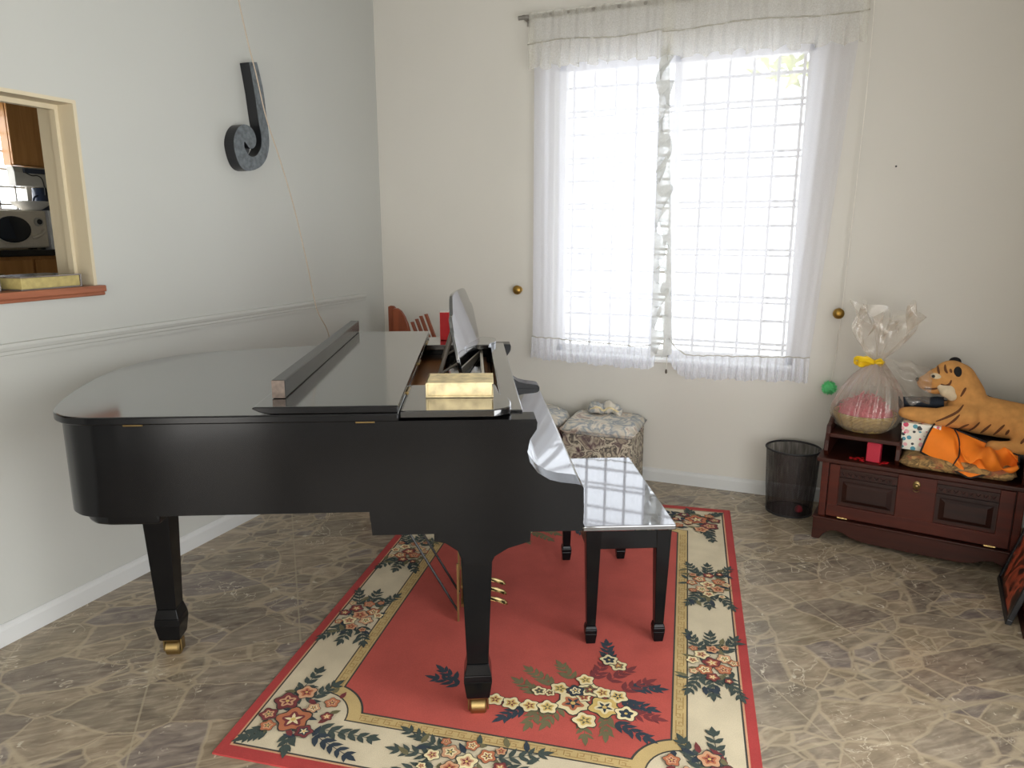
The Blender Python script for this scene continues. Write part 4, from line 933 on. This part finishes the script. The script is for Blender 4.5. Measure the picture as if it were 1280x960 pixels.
rm = body.modifiers.new('skin', 'REMESH'); rm.mode = 'VOXEL'; rm.voxel_size = .007; rm.use_smooth_shade = True
sm = body.modifiers.new('soft', 'SMOOTH'); sm.factor = .6; sm.iterations = 9
bpy.context.view_layer.update()
dg = bpy.context.evaluated_depsgraph_get(); ev = body.evaluated_get(dg); bvh = BVHTree.FromObject(ev, dg); skin = bpy.data.meshes.new_from_object(ev, depsgraph=dg)
def onbody(s, z, off=.0015):
    h = bvh.ray_cast(Vector((s-torg.x, -1.0, z-torg.z)), Vector((0, 1, 0)))
    if h[0] is None: return None
    return h[0]+h[1]*off
def ribbon(b, P, w):
    P = [p for p in catmull([(a, 0, c) for a, c in P], 5)]
    rows = []
    for i, p in enumerate(P):
        d = (P[min(i+1, len(P)-1)]-P[max(i-1, 0)]).normalized(); nx = Vector((-d.z, 0, d.x)); k = w*sin(pi*(.08+.87*i/(len(P)-1)))**.7
        a, m, c = onbody(p.x+nx.x*k, p.z+nx.z*k), onbody(p.x, p.z, .003), onbody(p.x-nx.x*k, p.z-nx.z*k)
        if a and m and c: rows.append([b.bm.verts.new(q) for q in (a, m, c)])
    for r0, r1 in zip(rows, rows[1:]):
        b.face([r0[0], r0[1], r1[1], r1[0]]); b.face([r0[1], r0[2], r1[2], r1[1]])
b = MB()
for P in ([(.47, .635), (.51, .66), (.55, .69), (.57, .72)], [(.51, .615), (.54, .65), (.56, .68)], [(.56, .60), (.58, .625), (.60, .64)], [(.605, .595), (.625, .625), (.64, .65)], [(.65, .59), (.665, .615), (.685, .645)], [(.70, .59), (.72, .625), (.735, .65)], [(.745, .60), (.755, .63)], [(.80, .58), (.815, .605), (.83, .64)], [(.85, .55), (.86, .58), (.875, .62)], [(.555, .755), (.565, .785), (.57, .80)], [(.82, .685), (.85, .69)], [(.90, .60), (.92, .66)], [(.95, .58), (.97, .66)], [(.45, .88), (.455, .862), (.46, .85)], [(.478, .892), (.482, .872), (.492, .858)], [(.5, .878), (.507, .862)], [(.47, .805), (.49, .80), (.505, .81), (.51, .83)], [(.405, .772), (.44, .775), (.465, .785)]):
    ribbon(b, P, .0055)
b2 = bmesh.new(); b2.from_mesh(skin)
tmp = bpy.data.meshes.new('stripes'); b.bm.to_mesh(tmp); b.bm.free(); k0 = len(b2.faces); b2.from_mesh(tmp); b2.faces.ensure_lookup_table()
for f in b2.faces:
    f.smooth = True
    f.material_index = 1 if f.index >= k0 or f.index < 0 else 0
for i in range(k0, len(b2.faces)): b2.faces[i].material_index = 1
skin.materials.clear(); skin.materials.append(M['tiger']); skin.materials.append(M['stripe']); b2.to_mesh(skin); b2.free(); bpy.data.meshes.remove(tmp)
body.modifiers.clear(); body.data = skin
def patch(s, z, rs, rz, off=.002):
    b = MB(); c = onbody(s, z, off+.001); ring = [onbody(s+rs*cos(2*pi*i/16), z+rz*sin(2*pi*i/16), off) for i in range(16)]
    if c is None or any(r is None for r in ring): return None
    cv = b.bm.verts.new(c); rv_ = [b.bm.verts.new(r) for r in ring]
    for i in range(16): b.face([cv, rv_[i], rv_[(i+1) % 16]])
    return b
b = patch(.447, .838, .022, .012)
if b: b.build('eye_patch', 'tigerw', tig, smooth=180)
e = onbody(.438, .835, .004)
if e: b = MB(); b.ball(e, .0075, 12, 8); b.build('eye', 'eyeb', tig, smooth=180)
b = MB(); rr = random.Random(6)
for (s, d, z, r) in ((.50, .185, .775, (.035, .025, .035)), (.478, .19, .79, (.025, .02, .022)), (.52, .19, .752, (.024, .022, .026))): b.ball((s-torg.x, d-torg.y, z-torg.z), r, 12, 8)
rf = b.build('cheek_ruff', 'tigerw', tig); q = rf.modifiers.new('m', 'REMESH'); q.mode = 'VOXEL'; q.voxel_size = .006; q.use_smooth_shade = True
rf['label'] = 'white cheek ruff'
b = MB(); b.ball((.372-torg.x, .23-torg.y, .806-torg.z), (.009, .016, .010), 12, 8); b.build('nose', 'eyeb', tig, smooth=180)
for (s, d, z, rs) in ((.53, .175, .865, (.017, .010, .028)), (.515, .30, .895, (.026, .010, .022))):
    b = MB(); b.ball((s-torg.x, d-torg.y, z-torg.z), rs, 14, 10); b.build('ear', 'tigerb', tig, smooth=180)

# ------------------------------------------------------------------ waste basket
t = thing('waste_basket', 'black wire mesh waste basket standing left of the telephone bench', 'waste basket', (.012, 4.02, 0))
b = MB(); b.lathe([(.118, .004), (.128, .13), (.138, .355)], n=48, cap=False); b.build('mesh_side', 'wire', t, smooth=60)
b = MB(); b.loft([[((.138+.006*cos(2*pi*j/8))*cos(2*pi*i/48), (.138+.006*cos(2*pi*j/8))*sin(2*pi*i/48), .357+.006*sin(2*pi*j/8)) for j in range(8)] for i in range(49)], False); b.build('rim', 'blackbag', t, smooth=60)
b = MB(); b.lathe([(.12, 0), (.121, .012), (.116, .012), (.116, .004), (.002, .004)], n=48); b.build('base', 'blackbag', t, smooth=40)
b = MB(); rr = random.Random(5)
b.loft([[(.05+.02*cos(2*pi*i/9)*k*rr.uniform(.7, 1.2), -.02+.025*sin(2*pi*i/9)*k*rr.uniform(.7, 1.2), z) for i in range(9)] for k, z in ((.7, .006), (1.3, .018), (1.1, .032), (.4, .042))]); o = b.build('crumpled_paper', 'crimson', smooth=30); o.location = (.012, 4.02, .0); tag(o, 'crumpled reddish paper at the bottom of the waste basket', 'paper')

# ------------------------------------------------------------------ ottoman by the window
OA = R(1); OO = Vector((-1.035, 4.015, 0))
t = thing('floral_ottoman', 'floral tapestry ottoman cube with pale quilted top under the window', 'ottoman', OO, OA)
b = MB(); b.loft([[(x*.205*k, y*.18*k, z) for x, y in ((-1, -1), (0, -1.02), (1, -1), (1.02, 0), (1, 1), (0, 1.02), (-1, 1), (-1.02, 0))] for k, z in ((.97, 0), (1, .02), (1.0, .2), (.99, .355))]); b.build('upholstered_box', 'ottoman', t, smooth=35, bev=.008)
b = MB(); pillow(b, -.216, .216, -.19, .19, .345, .425, 28, 22)
for q in b.bm.verts: q.co.z += .006*sin(31*q.co.x+9*q.co.y)*sin(23*q.co.y)-(.012*max(0, -q.co.y/.19)**2 if q.co.z > .385 else 0)
bmesh.ops.remove_doubles(b.bm, verts=b.bm.verts, dist=.0004); o = b.build('padded_top', 'ottotop', t, smooth=180)
b = MB(); b.tube([(x*.214, y*.188, .382) for x, y in ((-1, -1), (1, -1), (1, 1), (-1, 1), (-1, -1))], .006, 8); b.build('piping', 'ottotop', t, smooth=180)
t = thing('fabric_bundle', 'crumpled pale floral fabric bundle lying on top of the ottoman', 'fabric', OO+Vector((-.02, .09, .424)), OA)
b = MB(); rr = random.Random(12)
for (x, y, r) in ((-.045, 0, (.06, .05, .035)), (.03, .01, (.055, .05, .04)), (.08, -.01, (.03, .03, .022))):
    b.ball((x, y, r[2]*.9), r, 18, 12)
for v in b.bm.verts: v.co += Vector((.006*sin(90*v.co.x), .006*sin(80*v.co.y+2), .008*sin(70*v.co.x+60*v.co.y)))
b.build('folds', 'ottotop', t, smooth=180)
b = MB(); b.tube(catmull([(-.08, -.04, .03), (-.03, -.052, .05), (0, -.045, .03), (.04, -.05, .052), (.09, -.035, .025)]), .006, 8); b.build('drawstring', 'page', t, smooth=180)
t = thing('floral_pouffe', 'pale floral cushioned pouffe half hidden between the piano and the ottoman', 'pouffe', (-1.465, 4.0, 0), R(20))
b = MB(); b.loft([[(.2*k*cos(2*pi*i/28), .19*k*sin(2*pi*i/28), z) for i in range(28)] for k, z in ((.92, 0), (1, .03), (1.0, .3), (.98, .36))]); b.build('upholstered_drum', 'ottoman', t, smooth=40)
b = MB(); b.lathe([(.15, .35), (.2, .36), (.215, .39), (.2, .42), (.14, .445), (.06, .455), (.004, .456)], n=28); b.build('padded_top', 'ottotop', t, smooth=60)

# ------------------------------------------------------------------ wooden chair behind the piano
t = thing('wooden_chair', 'reddish wooden chair back with fanned slats showing behind the piano', 'chair', (-2.28, 3.9, 0), 0)
def board(nm, x0, x1, y, top):
    P = [(x0, y, .45)]+[tuple(p) for p in top]+[(x1, y, .45)]
    b = MB(); b.prism(P, (0, .022, 0)); b.build(nm, 'redwood', t, (0, 0, 0), 0, .004)
board('back_board', -.137, -.075, 0, [(-.137, 0, 1.035), (-.12, 0, 1.042), (-.1, 0, 1.04), (-.085, 0, 1.028), (-.075, 0, 1.01)])
board('back_board', -.09, .03, -.026, [(-.09, -.026, 1.02), (-.075, -.026, 1.03), (-.055, -.026, 1.03), (-.03, -.026, 1.015), (-.005, -.026, .98), (.015, -.026, .935), (.03, -.026, .88)])
for i, (x, z) in enumerate(((.03, .945), (.062, .965), (.092, .985), (.128, .998))):
    b = MB(); dx = .13; b.prism([(x-.009, 0, z), (x+.009, 0, z+.003), (x+.012+dx, 0, z-.33), (x-.012+dx, 0, z-.33)], (0, .018, 0)); b.build('back_slat', 'redwood', t, bev=.002)
b = MB(); b.box(-.137, .30, -.01, .03, .60, .655); b.build('back_rail', 'redwood', t, bev=.003)
b = MB(); b.box(-.15, .31, -.38, .03, .42, .45); b.build('seat', 'redwood', t, bev=.006)
for x in (-.13, .29):
    for y in (-.36, .01): b = MB(); b.box(x-.018, x+.018, y-.018, y+.018, 0, .42 if y < 0 else .66); b.build('leg', 'redwood', t, bev=.003)

# ------------------------------------------------------------------ framed pictures leaning at the right
def picture(label, x0, y0, W, Hh, lean, fm, fw, cm, rz=0):
    t = thing('framed_picture', label, 'picture', (x0, y0, 0), rz, 'framed pictures leaning at the right wall')
    t.rotation_euler = (0, lean, rz)
    b = MB(); d = .02
    b.box(0, d, 0, W, 0, fw); b.box(0, d, 0, W, Hh-fw, Hh); b.box(0, d, 0, fw, fw, Hh-fw); b.box(0, d, W-fw, W, fw, Hh-fw); b.build('frame', fm, t, bev=.003)
    BX('canvas', cm, (.006, .014, fw, W-fw, fw, Hh-fw), t)
    return t
picture('black framed dark orange painting leaning beside the telephone bench', .825, 3.085, .44, 1.2, R(15), 'jet', .025, 'canvas_o', R(-8))
picture('brown framed picture leaning in front of the black framed painting', .862, 2.99, .5, 1.15, R(15), 'dark', .04, 'canvas_o', R(-8))
picture('cream edged picture leaning at the extreme right edge', .90, 2.93, .5, 1.05, R(15), 'cream', .03, 'cream', R(-8))

# ------------------------------------------------------------------ tree outside
tr = thing('garden_tree', 'pale leafy tree crown seen through the top of the window', 'tree', (1.8, 8.6, 0))
b = MB(); b.tube(catmull([(0, 0, -.3), (-.1, 0, 1.2), (-.5, 0, 2.6), (-1.0, 0, 3.6), (-1.6, 0, 4.4)]), [.16]*3+[.15]*6+[.12]*6+[.09]*10, 10) if False else b.tube([(0, 0, -.3), (-.1, 0, 1.2), (-.4, 0, 2.6), (-1.0, 0, 3.6), (-1.6, 0, 4.6)], [.17, .15, .13, .1, .06], 10); b.build('trunk', 'bark', tr, smooth=60)
b = MB(); rr = random.Random(14)
for _ in range(2600):
    d = Vector((rr.gauss(0, 1), rr.gauss(0, 1), rr.gauss(0, 1))).normalized()*rr.random()**.4
    p = Vector((-1.5+d.x*2.1, d.y*1.3, 4.75+d.z*1.85)); a = Vector((rr.gauss(0, 1), rr.gauss(0, 1), rr.gauss(0, 1))).normalized(); c = a.orthogonal().normalized()
    b.poly([p+a*.13, p+c*.05, p-a*.11, p-c*.05])
b.build('crown', 'leaf', tr)

# ------------------------------------------------------------------ light
w = bpy.data.worlds.new('sky'); C.world = w; w.use_nodes = True
bg = w.node_tree.nodes['Background']; bg.inputs['Color'].default_value = (.89, .945, 1.0, 1); bg.inputs['Strength'].default_value = 3.35
def area(name, loc, rot, sx, sy, power, col=(1, 1, 1), portal=False):
    l = bpy.data.lights.new(name, 'AREA'); l.shape = 'RECTANGLE'; l.size = sx; l.size_y = sy; l.energy = power; l.color = col
    o = bpy.data.objects.new(name, l); COL.objects.link(o); o.location = loc; o.rotation_euler = rot
    if portal: l.cycles.is_portal = True
    return o
area('window_portal', ((WX0+WX1)/2, YB+.22, (WZ0+WZ1)/2), (R(-90), 0, 0), WX1-WX0, WZ1-WZ0, 1, portal=True)
area('kitchen_portal', (KX-.17, (kyw0+kyw1)/2, (kzw0+kzw1)/2), (0, R(-90), 0), kzw1-kzw0, kyw1-kyw0, 1, portal=True)
# daylight arriving through the rear window, softened by the covered porch behind it
struct(BX('wall_porch', 'ceil', (XL-.2, XR+.15, YF-.6, YF-.5, 0, H)))
area('added_side_fill', (XR+.10, (RY0+RY1)/2, (RZ0+RZ1)/2), (0, R(90), 0), RZ1-RZ0-.06, RY1-RY0-.06, 78, (1, .975, .94))  # unseen fill lamp in the added side window opening
area('kitchen_window_daylight', (KX-.13, (kyw0+kyw1)/2, (kzw0+kzw1)/2), (0, R(-90), 0), kzw1-kzw0-.1, kyw1-kyw0-.1, 9, (1, .98, .95))
area('rear_window_daylight', ((QX0+QX1)/2, YF-.12, (QZ0+QZ1)/2), (R(90), 0, 0), QX1-QX0-.06, QZ1-QZ0-.06, 40, (1, .93, .83))
area('doorway_daylight', ((DX0+DX1)/2, YF-.13, DZ1/2), (R(90), 0, 0), DX1-DX0-.1, DZ1-.1, 30, (1, .95, .88))
v = C.view_settings; v.view_transform = 'Standard'; v.look = 'None'; v.gamma = 1; v.use_curve_mapping = False; v.exposure = 0.12
C.cycles.use_denoising = True; C.cycles.max_bounces = 10; C.cycles.diffuse_bounces = 5; C.cycles.transparent_max_bounces = 24; C.cycles.sample_clamp_indirect = 6
